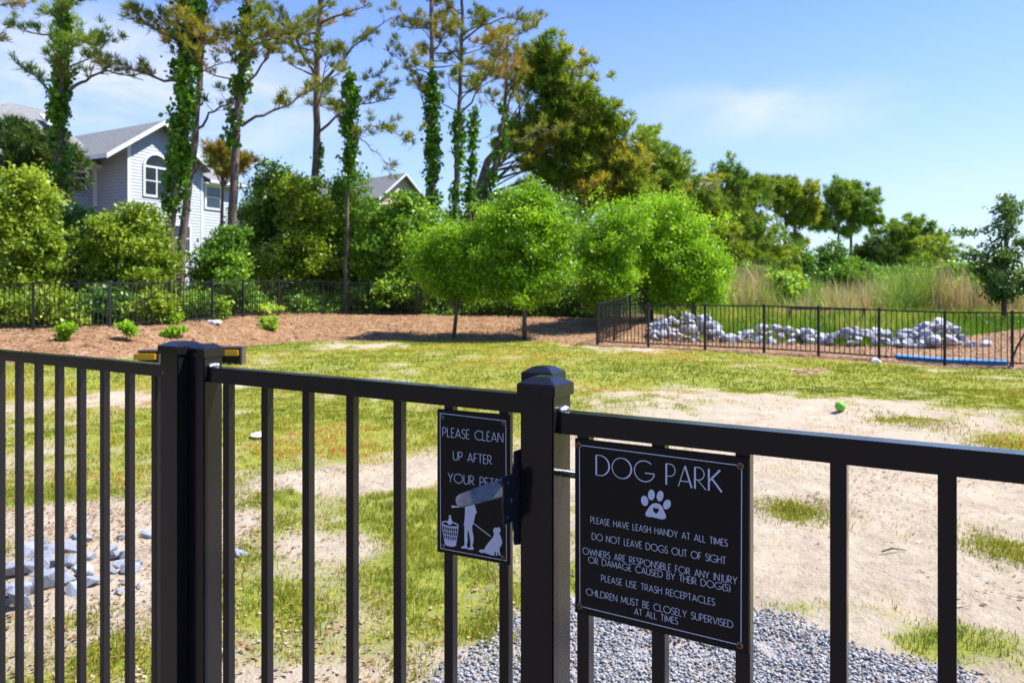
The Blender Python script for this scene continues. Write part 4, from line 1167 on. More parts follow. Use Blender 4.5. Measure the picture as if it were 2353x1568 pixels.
SIDING = siding_mat('grey_lap_siding', (0.35, 0.385, 0.44), 0.165)
BEIGE = siding_mat('beige_lap_siding', (0.48, 0.38, 0.26), 0.18)
TRIM = simple('white_house_trim', (0.62, 0.64, 0.68), .5, var=.03)
SHINGLE = simple('grey_roof_shingle', (0.165, 0.172, 0.172), .9, var=.35, scale=9, bmp=.4)
GLASS = simple('dark_window_glass', (0.03, 0.04, 0.055), .06, var=.2, scale=1, spec=.8)
hc = Vector((-19.5, 38, .3)); hu = Vector((.489, .873, 0)).normalized(); hv = Vector((-hu.y, hu.x, 0))
def hp(a, b_, z): return Vector((hc.x, hc.y, 0)) + hu * a + hv * b_ + Vector((0, 0, z))
house = empty('house', hp(0, 0, .3), 'three storey grey sided house with white trim and an arched window behind the pines', 'house')
def slab(mb, quad, th):
    q = [Vector(p) for p in quad]; nrm = (q[1] - q[0]).cross(q[2] - q[0]).normalized()
    if nrm.z < 0: nrm = -nrm
    mb.prism([p - nrm * th for p in q], nrm * th)
def hbox(mb, a0, a1, b0, b1, z0, z1): mb.box(hp(a0, b0, z0), hu * (a1 - a0), hv * (b1 - b0), Vector((0, 0, z1 - z0)))
pa_, pk_ = 1.74, 10.62
def rz_(a): return pk_ - .705 * abs(a - pa_)
mb = MB()
mb.prism([hp(0, 0, 0), hp(4.5, 0, 0), hp(4.5, 0, rz_(4.5) - .16), hp(pa_, 0, pk_ - .16), hp(0, 0, rz_(0) - .16)], hv * 8); mb.build('bay_wall', SIDING, house)
mb = MB(); hbox(mb, 4.503, 6.93, .35, 9, 0, 7.92); mb.build('side_wing_wall', SIDING, house)
mb = MB(); hbox(mb, -9.0, -.002, 2.62, 11, 0, 8.2); mb.build('main_wall', SIDING, house)
mb = MB()
slab(mb, [hp(pa_, -.5, pk_), hp(pa_, 8, pk_), hp(-1.4, 8, rz_(-1.4)), hp(-1.4, -.5, rz_(-1.4))], .08)
slab(mb, [hp(pa_, -.5, pk_), hp(pa_, 8, pk_), hp(4.87, 8, rz_(4.87)), hp(4.87, -.5, rz_(4.87))], .08)
mb.build('gable_roof', SHINGLE, house)
mb = MB()
slab(mb, [hp(4.9, -.1, 8.0), hp(7.4, -.1, 8.0), hp(6.2, 4.5, 10.0), hp(4.9, 4.5, 10.0)], .08)
slab(mb, [hp(7.4, -.1, 8.0), hp(7.4, 9.4, 8.0), hp(6.2, 4.5, 10.0)], .08)
mb.build('side_roof', SHINGLE, house)
mb = MB()
A_, B_ = hp(-2.04, 7, 11.65), hp(-.35, 7, 11.65)
slab(mb, [hp(-9.4, 2.2, 8.25), hp(.42, 2.2, 8.25), B_, A_], .08); slab(mb, [hp(.42, 2.2, 8.25), hp(.42, 11.4, 8.25), B_], .08)
slab(mb, [hp(-9.4, 2.2, 8.25), hp(-9.4, 11.4, 8.25), A_], .08); slab(mb, [hp(-9.4, 11.4, 8.25), hp(.42, 11.4, 8.25), B_, A_], .08)
rf = mb.build('hip_roof', SHINGLE, house)
mb = MB(); q = hp(-1.3, 4.8, 10.35); mb.box(q, hu * .7, hv * .75 + Vector((0, 0, .55)), Vector((0, 0, .16)))
mb.build('skylight', TRIM, rf, origin=house.location)
for a_, b_, z_ in ((-2.6, 4.6, 10.1), (1.5, 2.0, 10.0)):
    mb = MB(); mb.tube([hp(a_, b_, z_ - .2), hp(a_, b_, z_ + .38)], .07, 8); mb.build('vent_pipe', TRIM, rf, origin=house.location)
mb = MB()                                          # white rakes, fascias and corner boards
def board_between(p, q, h_, t_):
    d = (q - p); mb.box(p - Vector((0, 0, h_)), d, hv * t_, Vector((0, 0, h_)))
board_between(hp(-1.44, -.54, rz_(-1.44)), hp(pa_, -.54, pk_), .24, .04); board_between(hp(4.91, -.54, rz_(4.91)), hp(pa_, -.545, pk_), .24, .04)
mb.build('rake_board', TRIM, house); mb = MB()
board_between(hp(4.9, -.14, 7.99), hp(7.42, -.14, 7.99), .18, .04); mb.build('fascia', TRIM, house); mb = MB()
board_between(hp(-9.4, 2.16, 8.24), hp(.44, 2.16, 8.24), .2, .04); mb.build('fascia', TRIM, house); mb = MB()
mb.box(hp(-1.45, -.5, rz_(-1.4) - .22), hv * 2.6, hu * .04, Vector((0, 0, .2))); mb.build('fascia', TRIM, house); mb = MB()
hbox(mb, -.02, .16, -.022, -.002, 0, 9.1); hbox(mb, 4.36, 4.52, -.022, -.002, 0, 8.0); hbox(mb, 6.78, 6.95, .328, .348, 0, 7.9); hbox(mb, -.2, -.0, 2.598, 2.618, 0, 8.1)
mb.build('corner_board', TRIM, house)
mb = MB(); hbox(mb, 4.45, 7.3, -.06, .34, 7.74, 7.80); hbox(mb, -9.3, .38, 2.25, 2.61, 7.98, 8.03); slab(mb, [hp(-1.38, -.46, rz_(-1.38) - .10), hp(-1.38, 2.2, rz_(-1.38) - .10), hp(-.03, 2.2, rz_(-.03) - .10), hp(-.03, -.46, rz_(-.03) - .10)], .03)
mb.build('soffit', TRIM, house)
def window(a0, a1, b0, z0, z1, arch=False, bars=()):
    fr = MB(); w = .12; ac = (a0 + a1) / 2; ra = (a1 - a0) / 2
    hbox(fr, a0 - w, a0, b0 - .06, b0 - .004, z0 - w, z1 + (0 if arch else w)); hbox(fr, a1, a1 + w, b0 - .06, b0 - .004, z0 - w, z1 + (0 if arch else w))
    hbox(fr, a0, a1, b0 - .058, b0 - .004, z0 - w, z0)
    hbox(fr, a0, a1, b0 - .058, b0 - .004, z1 if not arch else z1 - .05, z1 + (w if not arch else .06))
    if arch:
        for i in range(14):
            t0, t1 = math.pi * i / 14, math.pi * (i + 1) / 14
            P = [(ra * math.cos(t0), ra * math.sin(t0)), ((ra + w) * math.cos(t0), (ra + w) * math.sin(t0)), ((ra + w) * math.cos(t1), (ra + w) * math.sin(t1)), (ra * math.cos(t1), ra * math.sin(t1))]
            fr.prism([hp(ac + x, b0 - .06, z1 + y) for x, y in P], hv * .055)
    for x in bars: hbox(fr, x - .035, x + .035, b0 - .05, b0 - .006, z0, z1 - (.05 if arch else 0))
    zm = (z0 + z1) / 2; hbox(fr, a0, a1, b0 - .047, b0 - .007, zm - .03, zm + .03)
    f = fr.build('window', TRIM, house)
    gl = MB(); hbox(gl, a0, a1, b0 - .026, b0 - .012, z0, z1)
    if arch: gl.prism([hp(ac + ra * math.cos(math.pi * i / 16), b0 - .026, z1 + .001 + ra * math.sin(math.pi * i / 16)) for i in range(17)], hv * .014)
    gl.build('pane', GLASS, f, origin=house.location)
window(.95, 2.25, 0, 6.7, 8.15, True, (1.6,))
window(4.98, 5.90, .35, 6.45, 7.62)
window(-1.75, -.55, 2.62, 7.2, 7.75)
window(2.55, 3.6, 0, 3.9, 5.2); window(5.1, 6.0, .35, 3.4, 4.6); window(.9, 2.0, 0, 3.6, 5.0)
# beige house glimpsed between the trees
pkp = at(933, 397, 55)
u2 = Vector((.62, .78, 0)).normalized(); v2 = Vector((-u2.y, u2.x, 0))
h2 = empty('house', (pkp.x, pkp.y, .3), 'beige gabled house glimpsed over the trees between ivy trunks', 'house')
def h2p(a, b_, z): return Vector((pkp.x, pkp.y, 0)) + u2 * a + v2 * b_ + Vector((0, 0, z))
zp = pkp.z; ze = zp - 2.1
mb = MB(); mb.prism([h2p(-2.1, .4, .3), h2p(2.1, .4, .3), h2p(2.1, .4, ze + .2), h2p(0, .4, zp - .2), h2p(-2.1, .4, ze + .2)], v2 * 9); mb.build('wall', BEIGE, h2)
mb = MB(); slab(mb, [h2p(0, 0, zp), h2p(0, 9.6, zp), h2p(-2.6, 9.6, ze), h2p(-2.6, 0, ze)], .08); slab(mb, [h2p(0, 0, zp), h2p(0, 9.6, zp), h2p(2.6, 9.6, ze), h2p(2.6, 0, ze)], .08); mb.build('roof', SHINGLE, h2)
mb = MB()
for s_ in (-1, 1): mb.box(h2p(2.62 * s_, -.03, ze - .18), h2p(0, -.03 - .002 * s_, zp) - h2p(2.62 * s_, -.03, ze), v2 * .04, Vector((0, 0, .18)))
mb.build('rake_board', TRIM, h2)
mb = MB(); mb.box(h2p(-.15, .36, zp - 2.3), u2 * .8, v2 * .035, Vector((0, 0, 1.1))); wf = mb.build('window', TRIM, h2)
mb = MB(); mb.box(h2p(-.05, .345, zp - 2.2), u2 * .6, v2 * .01, Vector((0, 0, .9))); mb.build('pane', GLASS, wf, origin=h2.location)

# ---------------------------------------------------------------- trees and shrubs
def leaf_quads(C, size, r, up=.35, asp=.55):
    N = len(C)
    nrm = r.normal(0, 1, (N, 3)); nrm[:, 2] += up * 1.5; nrm /= np.linalg.norm(nrm, axis=1)[:, None]
    t = np.cross(nrm, r.normal(0, 1, (N, 3))); t /= np.maximum(np.linalg.norm(t, axis=1)[:, None], 1e-6)
    b_ = np.cross(nrm, t); s = (size * r.uniform(.5, 1.6, N))[:, None]
    V = np.stack([C - t * s, C + b_ * s * asp - nrm * s * .1, C + t * s, C - b_ * s * asp - nrm * s * .1], 1).reshape(-1, 3)
    return V, np.arange(N)[:, None] * 4 + [0, 1, 2, 3]
def needles(C, D, k, Ln, wd, r, spread=.9):
    N = len(C); D = D / np.maximum(np.linalg.norm(D, axis=1)[:, None], 1e-6)
    d = np.repeat(D, k, 0) + r.normal(0, spread, (N * k, 3)) * .6; d /= np.linalg.norm(d, axis=1)[:, None]
    c = np.repeat(C, k, 0) + d * r.uniform(0, .06, (N * k, 1))
    L_ = (Ln * r.uniform(.6, 1.3, N * k))[:, None]
    s = np.cross(d, r.normal(0, 1, (N * k, 3))); s /= np.maximum(np.linalg.norm(s, axis=1)[:, None], 1e-6); s = s * wd / 2
    V = np.stack([c - s * .5, c + s * .5, c + d * L_ * .6 + s, c + d * L_, c + d * L_ * .6 - s], 1).reshape(-1, 3)
    b5 = np.arange(N * k)[:, None] * 5
    return V, np.concatenate([b5 + [0, 1, 2], b5 + [0, 2, 4], b5 + [4, 2, 3]])
def sub_blobs(blobs, r, k=15, lo=.26, hi=.46, flat=.58, core=.55):
    """break each big blob into foliage masses set about its shell"""
    o = []
    for c, rad in blobs:
        c = np.array(list(c)); rad = np.array(rad)
        for i in range(k):
            d = r.normal(0, 1, 3); d /= np.linalg.norm(d)
            f = r.uniform(.5, 1.02); q = r.uniform(lo, hi)
            o.append((c + d * rad * f, (rad[0] * q, rad[1] * q, rad[2] * q * flat + .04)))
        o.append((c, tuple(rad * core)))
    return o
def blob_pts(blobs, n_, r, inner=.55, lump=.35):
    """points in the lumpy shells of ellipsoid blobs, with outward directions"""
    A = np.array([b_[1][0] * b_[1][2] + b_[1][0] * b_[1][1] for b_ in blobs]); A = A / A.sum()
    k = r.choice(len(blobs), n_, p=A)
    d = r.normal(0, 1, (n_, 3)); d /= np.linalg.norm(d, axis=1)[:, None]
    c = np.array([list(b_[0]) for b_ in blobs])[k]; rad = np.array([b_[1] for b_ in blobs])[k]
    az = np.arctan2(d[:, 1], d[:, 0]); lu = vnoise(az * 1.7 + k * 13.1, d[:, 2] * 2.6 + k * 7.7, 3)
    f = (inner + (1 - inner) * np.sqrt(r.random(n_))) * (1 - lump / 2 + lump * lu * 1.2)
    return c + d * rad * f[:, None], d
def PB(px, py, rx, rz, Y, depth=None):
    return (at(px, py, Y), (rx / F * Y, depth if depth else rx / F * Y, rz / F * Y))
def limbs_to(mb, start_pts, targets, r0, r):
    for t in targets:
        s = start_pts[r.integers(len(start_pts))]
        m_ = s.lerp(Vector(t), .5) + Vector((0, 0, -.06 * (Vector(t) - s).length)) + Vector(tuple(r.normal(0, .06, 3)))
        mb.tube([s, m_, Vector(t)], [r0, r0 * .6, r0 * .2], 5, cap=False)
def spray(blobs, starts, nb, r, per=9):
    """clump centres along curved boughs that run from the trunk into the blobs and a little past them"""
    A = np.array([b_[1][0] * b_[1][2] for b_ in blobs]); A = A / A.sum()
    cs_, lines = [], []
    for i in range(nb):
        c, rad = blobs[r.choice(len(blobs), p=A)]
        d = r.normal(0, 1, 3); d /= np.linalg.norm(d)
        tgt = np.array(list(c)) + d * np.array(rad) * (r.uniform(.42, 1.02) if r.random() < .74 else r.uniform(1.0, 1.42))
        ok = [q for q in starts if q[2] < tgt[2] + .2] or [starts[0]]
        st = np.array(ok[r.integers(len(ok))])
        mid = st * .45 + tgt * .55 + np.array([0, 0, .14 * np.linalg.norm(tgt - st)])
        f = np.linspace(0, 1, 7)[:, None]
        ln = st * (1 - f) ** 2 + 2 * mid * f * (1 - f) + tgt * f ** 2 + r.normal(0, .03, (7, 3)) * f
        lines.append(ln)
        t = r.uniform(.38, 1.0, per) ** .8; k = np.minimum((t * 6).astype(int), 5); u = (t * 6 - k)[:, None]
        cs_.append(ln[k] * (1 - u) + ln[k + 1] * u + r.normal(0, 1, (per, 3)) * np.array([.13, .13, .07]) * min(1.6, np.mean(rad) * 1.4))
    return np.concatenate(cs_), lines
def crown(root, blobs, mat, seed, n_cl, per, sigma, size, name='crown', inner=.5, tone0=.45, tvar=.22, lump=.35, up=.35, asp=.55, sub=True, starts=None, mixf=1.0, tw=None):
    r = np.random.default_rng(seed)
    c, d = blob_pts(sub_blobs(blobs, r) if sub else blobs, n_cl, r, inner, lump)
    if starts is not None:
        nb = max(8, int(n_cl * mixf / 9)); sp_, lines = spray(blobs, starts, nb, r)
        c = np.concatenate([sp_, c[:max(0, n_cl - len(sp_))]]); n_cl = len(c)
        if tw is not None:
            for ln in lines[:110]: tw[0].tube([Vector(q) for q in ln], [tw[1] * (1 - .85 * i / 6) for i in range(7)], 4, cap=False)
    tn = tone0 + (vnoise(c[:, 0] * 1.6 + 50, c[:, 2] * 2.0 + c[:, 1], seed) - .5) * tvar * 2.2 + r.normal(0, tvar * .6, n_cl)
    C = np.repeat(c, per, 0) + r.normal(0, 1, (n_cl * per, 3)) * np.array([sigma, sigma, sigma * .6])
    C[:, 2] = np.maximum(C[:, 2], gz(C[:, 0], C[:, 1]) + .03)
    V, Fc = leaf_quads(C, size, r, up, asp)
    t = np.clip(np.repeat(tn, per) + r.normal(0, .19, n_cl * per), 0, 1)
    return np_mesh(name, V, Fc, mat, root, tone=np.repeat(t, 4)), c
def broad(name, label, cat, trunk, r0, blobs, mat, seed, n_cl, per=26, sigma=.16, size=.06, group=None, inner=.5, tone0=.45, nl=14, lump=.35, tvar=.22):
    """broadleaf tree or shrub: trunk px path [(px,py,Y)...]"""
    pts = [at(*q) for q in trunk]; pts[0].z = gzs(pts[0].x, pts[0].y) - .05
    root = empty(name, pts[0], label, cat, group)
    mb = MB()
    L0 = [pts[0].lerp(pts[1], .8)] + pts[1:] + [pts[-1].lerp(pts[-2], q) for q in (.25, .5, .75)]
    mixf = {'young_tree': 1.0, 'oak_tree': 1.0, 'bank_plant': 1.0}.get(name, .62)
    cr, c = crown(root, blobs, mat, seed, n_cl, per, sigma, size, inner=inner, tone0=tone0, lump=lump, tvar=tvar, starts=[tuple(q) for q in L0], mixf=mixf, tw=(mb, max(.006, r0 * .16)))
    r = np.random.default_rng(seed + 1)
    rad = [r0 * (1 - .65 * i / (len(pts) - 1)) for i in range(len(pts))]
    mb.tube(pts, rad, 8)
    up_ = [pts[-1], pts[-1].lerp(pts[-2], .4), pts[-1].lerp(pts[-2], .75)]
    limbs_to(mb, up_, [tuple(b_[0]) for b_ in blobs], r0 * .32, r)
    mb.build('trunk', BARKG, root, smooth=True)
    return root
def ivy(root, path, r_in, r_out, n_, seed, size=.085, name='ivy', tone0=.42):
    r = np.random.default_rng(seed); P = np.array([p[:] for p in path]); k = len(P) - 1
    r_in, r_out, n_ = r_in * .8, r_out * .74, int(n_ * .8)
    nc = max(12, n_ // 26)                          # clumps of leaves hung unevenly about the trunk
    s = r.random(nc) * k; i = np.minimum(s.astype(int), k - 1); f = (s - i)[:, None]
    cc = P[i] * (1 - f) + P[i + 1] * f; aa = r.uniform(0, 6.28, nc)
    keep = vnoise(cc[:, 2] * 1.4, aa * .7, seed) > .30
    cc, aa = cc[keep], aa[keep]; nc = len(cc)
    dist = (r_in + (r_out - r_in) * r.random(nc) ** 1.6 * .85) * (.45 + .9 * vnoise(cc[:, 2] * .9, 0 * aa, seed + 3))
    cc = cc + np.stack([np.cos(aa) * dist, np.sin(aa) * dist, 0 * aa], 1)
    n_ = nc * 26
    a = np.repeat(aa, 26); c = np.repeat(cc, 26, 0); sg_ = np.repeat(r.uniform(.06, .15, nc), 26)[:, None]
    C = c + r.normal(0, 1, (n_, 3)) * sg_ * np.array([1, 1, 1.5])
    V, Fc = leaf_quads(C, size, r, .2, .8)
    t = np.clip(tone0 + (vnoise(c[:, 2] * 3, a * 2, seed + 1) - .5) * .5 + r.normal(0, .15, n_), 0, 1)
    return np_mesh(name, V, Fc, L_IVY, root, tone=np.repeat(t, 4))
def pine(label, trunk, r0, seed, zlimb, nlimb, llen, mat, group=None, ivy_rng=None, extra=(), k=26, Ln=.27, wd=.022, tuft_step=.20, tone0=.55, ivy_n=3800, ivy_r=(.18, .5), dead=0.0, azbias=None, name='pine_tree', rise=.25):
    """tall open pine: trunk px path, limbs between heights zlimb, needle tufts along the outer twigs"""
    r = np.random.default_rng(seed); rnd = random.Random(seed)
    pts = [at(*q) for q in trunk]; pts[0].z = gzs(pts[0].x, pts[0].y) - .1
    root = empty(name, pts[0], label, 'tree', group); r0 = r0 * .88
    z0, z1 = pts[0].z, pts[-1].z
    def on(z):
        for a, b_ in zip(pts, pts[1:]):
            if z <= b_.z or b_ is pts[-1]:
                f = min(max((z - a.z) / max(b_.z - a.z, 1e-6), 0), 1); return a.lerp(b_, f)
    # smooth the trunk
    fine = [on(z0 + (z1 - z0) * i / 24) for i in range(25)]
    for _ in range(2): fine = [fine[0]] + [(fine[i - 1] + fine[i] * 2 + fine[i + 1]) / 4 for i in range(1, 24)] + [fine[-1]]
    fine = [p + Vector((rnd.gauss(0, .025), rnd.gauss(0, .025), 0)) for p in fine]
    mb = MB(); rads = [r0 * (1.12 if i == 0 else 1 - .62 * i / 24) for i in range(25)]
    mb.tube(fine, rads, 10)
    mb.build('trunk', BARK, root, smooth=True)
    lm = MB(); TC, TD, TT = [], [], []
    def twig(p, d, ln_, rad, lvl, tn):
        q = [p]; dd = d.copy()
        for i in range(4):
            dd = (dd + Vector((rnd.gauss(0, .16), rnd.gauss(0, .16), rnd.gauss(.05, .12)))).normalized(); q.append(q[-1] + dd * ln_ / 4)
        lm.tube(q, [rad, rad * .8, rad * .6, rad * .42, rad * .25], 5, cap=False)
        return q, dd
    def foliate(q, dd, tn, dens=1.0):
        L_ = sum((b_ - a).length for a, b_ in zip(q, q[1:])); m_ = max(2, int(L_ / tuft_step * dens))
        for i in range(m_):
            f = rnd.uniform(.25, 1) * (len(q) - 1); j = min(int(f), len(q) - 2)
            p = q[j].lerp(q[j + 1], f - j)
            TC.append((p + Vector((rnd.gauss(0, .07), rnd.gauss(0, .07), rnd.gauss(0, .05))))[:]); TD.append((dd * .7 + Vector((0, 0, .55)))[:]); TT.append(tn + rnd.gauss(0, .12))
    specs = []
    for i in range(nlimb):
        z = zlimb[0] + (zlimb[1] - zlimb[0]) * ((i + rnd.random()) / nlimb)
        llen_ = llen * 1.2; az = rnd.uniform(0, 6.28) if azbias is None else rnd.gauss(azbias, 1.0)
        top = (z - z0) / (z1 - z0)
        L_ = llen_ * rnd.uniform(.55, 1.15) * (1.15 - .55 * max(0, (z - zlimb[0]) / (zlimb[1] - zlimb[0])))
        p = on(z); d = Vector((math.cos(az), math.sin(az), rise + rnd.uniform(-.25, .3))).normalized()
        q = [p]
        for j in range(6):
            d = (d + Vector((rnd.gauss(0, .13), rnd.gauss(0, .13), rnd.gauss(.04, .11)))).normalized(); q.append(q[-1] + d * L_ / 6)
        specs.append((q, L_, r0 * rnd.uniform(.16, .28)))
    for e in extra:
        q = [at(*w) for w in e]
        full = []
        for a, b_ in zip(q, q[1:]):
            for j in range(3): full.append(a.lerp(b_, j / 3) + Vector((rnd.gauss(0, .04), rnd.gauss(0, .1), rnd.gauss(0, .04))))
        full.append(q[-1]); L_ = sum((b_ - a).length for a, b_ in zip(full, full[1:])); specs.append((full, L_, r0 * .33))
    for q, L_, rad in specs:
        n_ = len(q); lm.tube(q, [rad * (1 - .8 * i / (n_ - 1)) for i in range(n_)], 6, cap=False)
        tn = tone0 - .14 + rnd.gauss(0, .2); bare = rnd.random() < dead
        for b_ in range(int(3 + L_ * 2.2)):
            f = rnd.uniform(.30, 1) * (n_ - 1); j = min(int(f), n_ - 2); p = q[j].lerp(q[j + 1], f - j)
            ax = (q[j + 1] - q[j]).normalized(); sd_ = ax.cross(Vector((0, 0, 1))).normalized() * rnd.choice((-1, 1))
            d = (ax * .6 + sd_ * rnd.uniform(.3, 1) + Vector((0, 0, rnd.uniform(-.1, .55)))).normalized()
            tq, dd = twig(p, d, rnd.uniform(.35, 1.0), rad * .22 + .006, 1, tn)
            if not bare or rnd.random() < .2: foliate(tq, dd, tn)
    lm.build('branches', BARK, root)
    if TC:
        C, D = np.array(TC), np.array(TD); V, Fc = needles(C, D, k, Ln, wd, r)
        t = np.clip(np.repeat(np.array(TT), k) + r.normal(0, .1, len(C) * k), 0, 1)
        np_mesh('crown', V, Fc, mat, root, tone=np.repeat(t, 5))
    if ivy_rng:
        za, zb_ = ivy_rng; path = [on(za + (zb_ - za) * i / 10) for i in range(11)]
        ivy(root, path, ivy_r[0], ivy_r[1], ivy_n, seed + 5)
    return root
def zpx(py, Y): return H - (py - HY) / F * Y
def pine_mass(label, trunks, r0, blobs, mat, seed, n_t, k=13, Ln=.36, wd=.055, tone0=.5, tvar=.2, group=None, inner=.55, lump=.5, nl=16, name='pine_tree'):
    """dense pine: tufts in lumpy shells, limbs inside"""
    r = np.random.default_rng(seed)
    P0 = [at(*q) for q in trunks[0]]; P0[0].z = gzs(P0[0].x, P0[0].y) - .1
    root = empty(name, P0[0], label, 'tree', group)
    n_t = int(n_t * .44); k = int(k * 3)
    st_ = []
    for tr in trunks:
        for a_, b_ in zip(tr[:-1], tr[1:]):
            for q_ in (0., .35, .7, 1.): st_.append(tuple(at(*a_).lerp(at(*b_), q_)))
    st_ = [q_ for q_ in st_ if q_[2] > min(b_[0].z - b_[1][2] * 1.6 for b_ in blobs)] or [st_[-1]]
    nb_ = max(12, int(n_t * .6 / 9)); sp_, lines_ = spray(blobs, st_, nb_, r)
    c, d = blob_pts(sub_blobs(blobs, r, 13, .22, .42, .55, .3), max(30, n_t - len(sp_)), r, inner, lump)
    d = np.concatenate([d, np.stack([r.normal(0, .5, len(sp_)), r.normal(0, .5, len(sp_)), np.full(len(sp_), .6)], 1)]); c = np.concatenate([c, sp_]); n_t = len(c)
    d = d + np.array([0, 0, .5])
    V, Fc = needles(c, d, k, Ln * 1.15, wd * .8, r, 1.25)
    cid = vnoise(c[:, 0] * .55 + 100, c[:, 2] * .8 + c[:, 1] * .3, seed)
    t = np.clip(tone0 + (np.repeat(cid, k) - .5) * tvar * 3 + r.normal(0, .1, n_t * k), 0, 1)
    np_mesh('crown', V, Fc, mat, root, tone=np.repeat(t, 5))
    mb = MB()
    for tr in trunks:
        q = [at(*w) for w in tr]
        if tr is trunks[0]: q = P0
        mb.tube(q, [r0 * (1 - .7 * i / (len(q) - 1)) for i in range(len(q))], 8)
    for ln in lines_[:70]: mb.tube([Vector(q) for q in ln], [max(.012, r0 * .2) * (1 - .85 * i / 6) for i in range(7)], 4, cap=False)
    limbs_to(mb, [p for tr in trunks for p in [at(*tr[-1]), at(*tr[-2]).lerp(at(*tr[-1]), .5)]], [tuple(b_[0]) for b_ in blobs] + [tuple(q) for q in c[:nl]], r0 * .35, r)
    mb.build('trunk', BARK, root, smooth=True)
    return root

# --- tall open pines on the left, from the left edge to the gap
pine('half hidden pine whose needle clumps reach in at the top left corner', [(-70, 700, 31), (-60, 300, 31), (-50, -250, 31)], .2, 501, (zpx(120, 31), zpx(-150, 31)), 12, 1.7, N_OLIVE, tone0=.55)
pine('ivy clad pine with a curved trunk left of the house gable', [(155, 700, 27), (142, 480, 27), (134, 300, 27), (140, 150, 27), (147, 0, 27), (158, -260, 27)], .24, 502, (zpx(210, 27), zpx(-200, 27)), 20, 1.6, N_GREEN,
     ivy_rng=(zpx(430, 27), zpx(20, 27)), extra=[[(158, 205, 27), (200, 185, 27), (250, 165, 27), (330, 185, 26.6)], [(136, 240, 27), (90, 190, 27), (50, 150, 27)]], tone0=.4, ivy_n=5200)
pine('pine wrapped in thick dark ivy in front of the house gable', [(392, 660, 26.5), (394, 480, 26.5), (408, 380, 26.5), (428, 200, 26.5), (442, 0, 26.5), (452, -260, 26.5)], .22, 503, (zpx(170, 26.5), zpx(-200, 26.5)), 18, 1.7, N_OLIVE,
     ivy_rng=(zpx(480, 26.5), zpx(-20, 26.5)), extra=[[(425, 190, 26.5), (370, 185, 26.3), (310, 160, 26), (235, 165, 25.8)], [(430, 110, 26.5), (370, 70, 26.3), (310, 40, 26)]], tone0=.5, ivy_n=8200, ivy_r=(.18, .60))
pine('bare reddish pine trunk leaning right beside the thick ivy trunk', [(409, 665, 28), (424, 500, 28), (440, 380, 28), (452, 260, 28), (462, 120, 28), (470, -260, 28)], .19, 504, (zpx(180, 28), zpx(-200, 28)), 14, 1.9, N_OLIVE,
     extra=[[(448, 295, 28), (480, 262, 28), (520, 240, 27.6), (560, 215, 27.4)], [(436, 398, 28), (470, 385, 27.8), (508, 382, 27.6)]], tone0=.6)
pine('straight brown pine in front of the right end of the grey house', [(528, 700, 27.5), (532, 577, 27.5), (540, 326, 27.5), (556, 150, 27.5), (568, 0, 27.5), (578, -260, 27.5)], .21, 505, (zpx(200, 27.5), zpx(-200, 27.5)), 16, 2.0, N_OLIVE,
     ivy_rng=(zpx(330, 27.5), zpx(20, 27.5)), ivy_n=1700, ivy_r=(.12, .34),
     extra=[[(553, 288, 27.5), (610, 265, 27.5), (660, 238, 27.3), (710, 208, 27.2), (780, 170, 27)], [(560, 110, 27.5), (620, 90, 27.3), (690, 60, 27), (740, 20, 27)], [(558, 200, 27.5), (600, 150, 27.4), (640, 100, 27.2)]], tone0=.55)
pine('tall pine with a wide airy crown standing above the evergreen thicket', [(722, 700, 33), (725, 480, 33), (726, 250, 33), (730, 100, 33), (736, 0, 33), (742, -220, 33)], .24, 506, (zpx(260, 33), zpx(-190, 33)), 26, 2.5, N_OLIVE,
     ivy_rng=(zpx(450, 33), zpx(330, 33)), ivy_n=800, ivy_r=(.1, .3),
     extra=[[(725, 205, 33), (775, 150, 32.6), (830, 90, 32.4), (900, 40, 32)], [(724, 175, 33), (690, 110, 33), (655, 40, 33)], [(727, 310, 33), (770, 270, 32.6), (830, 240, 32.4), (905, 225, 32)]], tone0=.55)
pine('thin ivy covered trunk topped with a green ivy clump', [(794, 690, 30), (794, 575, 30), (801, 400, 30), (806, 250, 30), (806, 165, 30)], .11, 507, (zpx(330, 30), zpx(180, 30)), 7, 1.5, N_OLIVE,
     ivy_rng=(zpx(420, 30), zpx(172, 30)), ivy_n=2600, ivy_r=(.10, .42), extra=[[(805, 325, 30), (850, 290, 29.6), (905, 300, 29.4), (935, 335, 29.2)], [(805, 300, 30), (840, 330, 29.7), (880, 370, 29.5), (910, 385, 29.4)]], dead=.3, tone0=.4)
pine('straight tall pine with pale ivy climbing its lower trunk', [(994, 700, 32), (993, 466, 32), (992, 200, 32), (991, 60, 32), (990, -120, 32)], .2, 508, (zpx(190, 32), zpx(-90, 32)), 20, 1.7, N_OLIVE,
     ivy_rng=(zpx(470, 32), zpx(180, 32)), ivy_n=4200, ivy_r=(.16, .40), extra=[[(993, 290, 32), (975, 240, 32), (962, 200, 32)]], tone0=.65, dead=.2)
pine('slim dark pine between the ivy trunk and the leaning trunks', [(1040, 700, 33), (1045, 510, 33), (1052, 330, 33), (1060, 120, 33), (1066, -100, 33)], .17, 509, (zpx(270, 33), zpx(-80, 33)), 20, 2.0, N_OLIVE,
     ivy_rng=(zpx(500, 33), zpx(250, 33)), ivy_n=1500, ivy_r=(.1, .28), extra=[[(1058, 260, 33), (1090, 215, 32.6), (1125, 160, 32.4), (1150, 120, 32.2)], [(1060, 100, 33), (1110, 55, 32.6), (1170, 40, 32.4), (1225, 50, 32)]], tone0=.6)
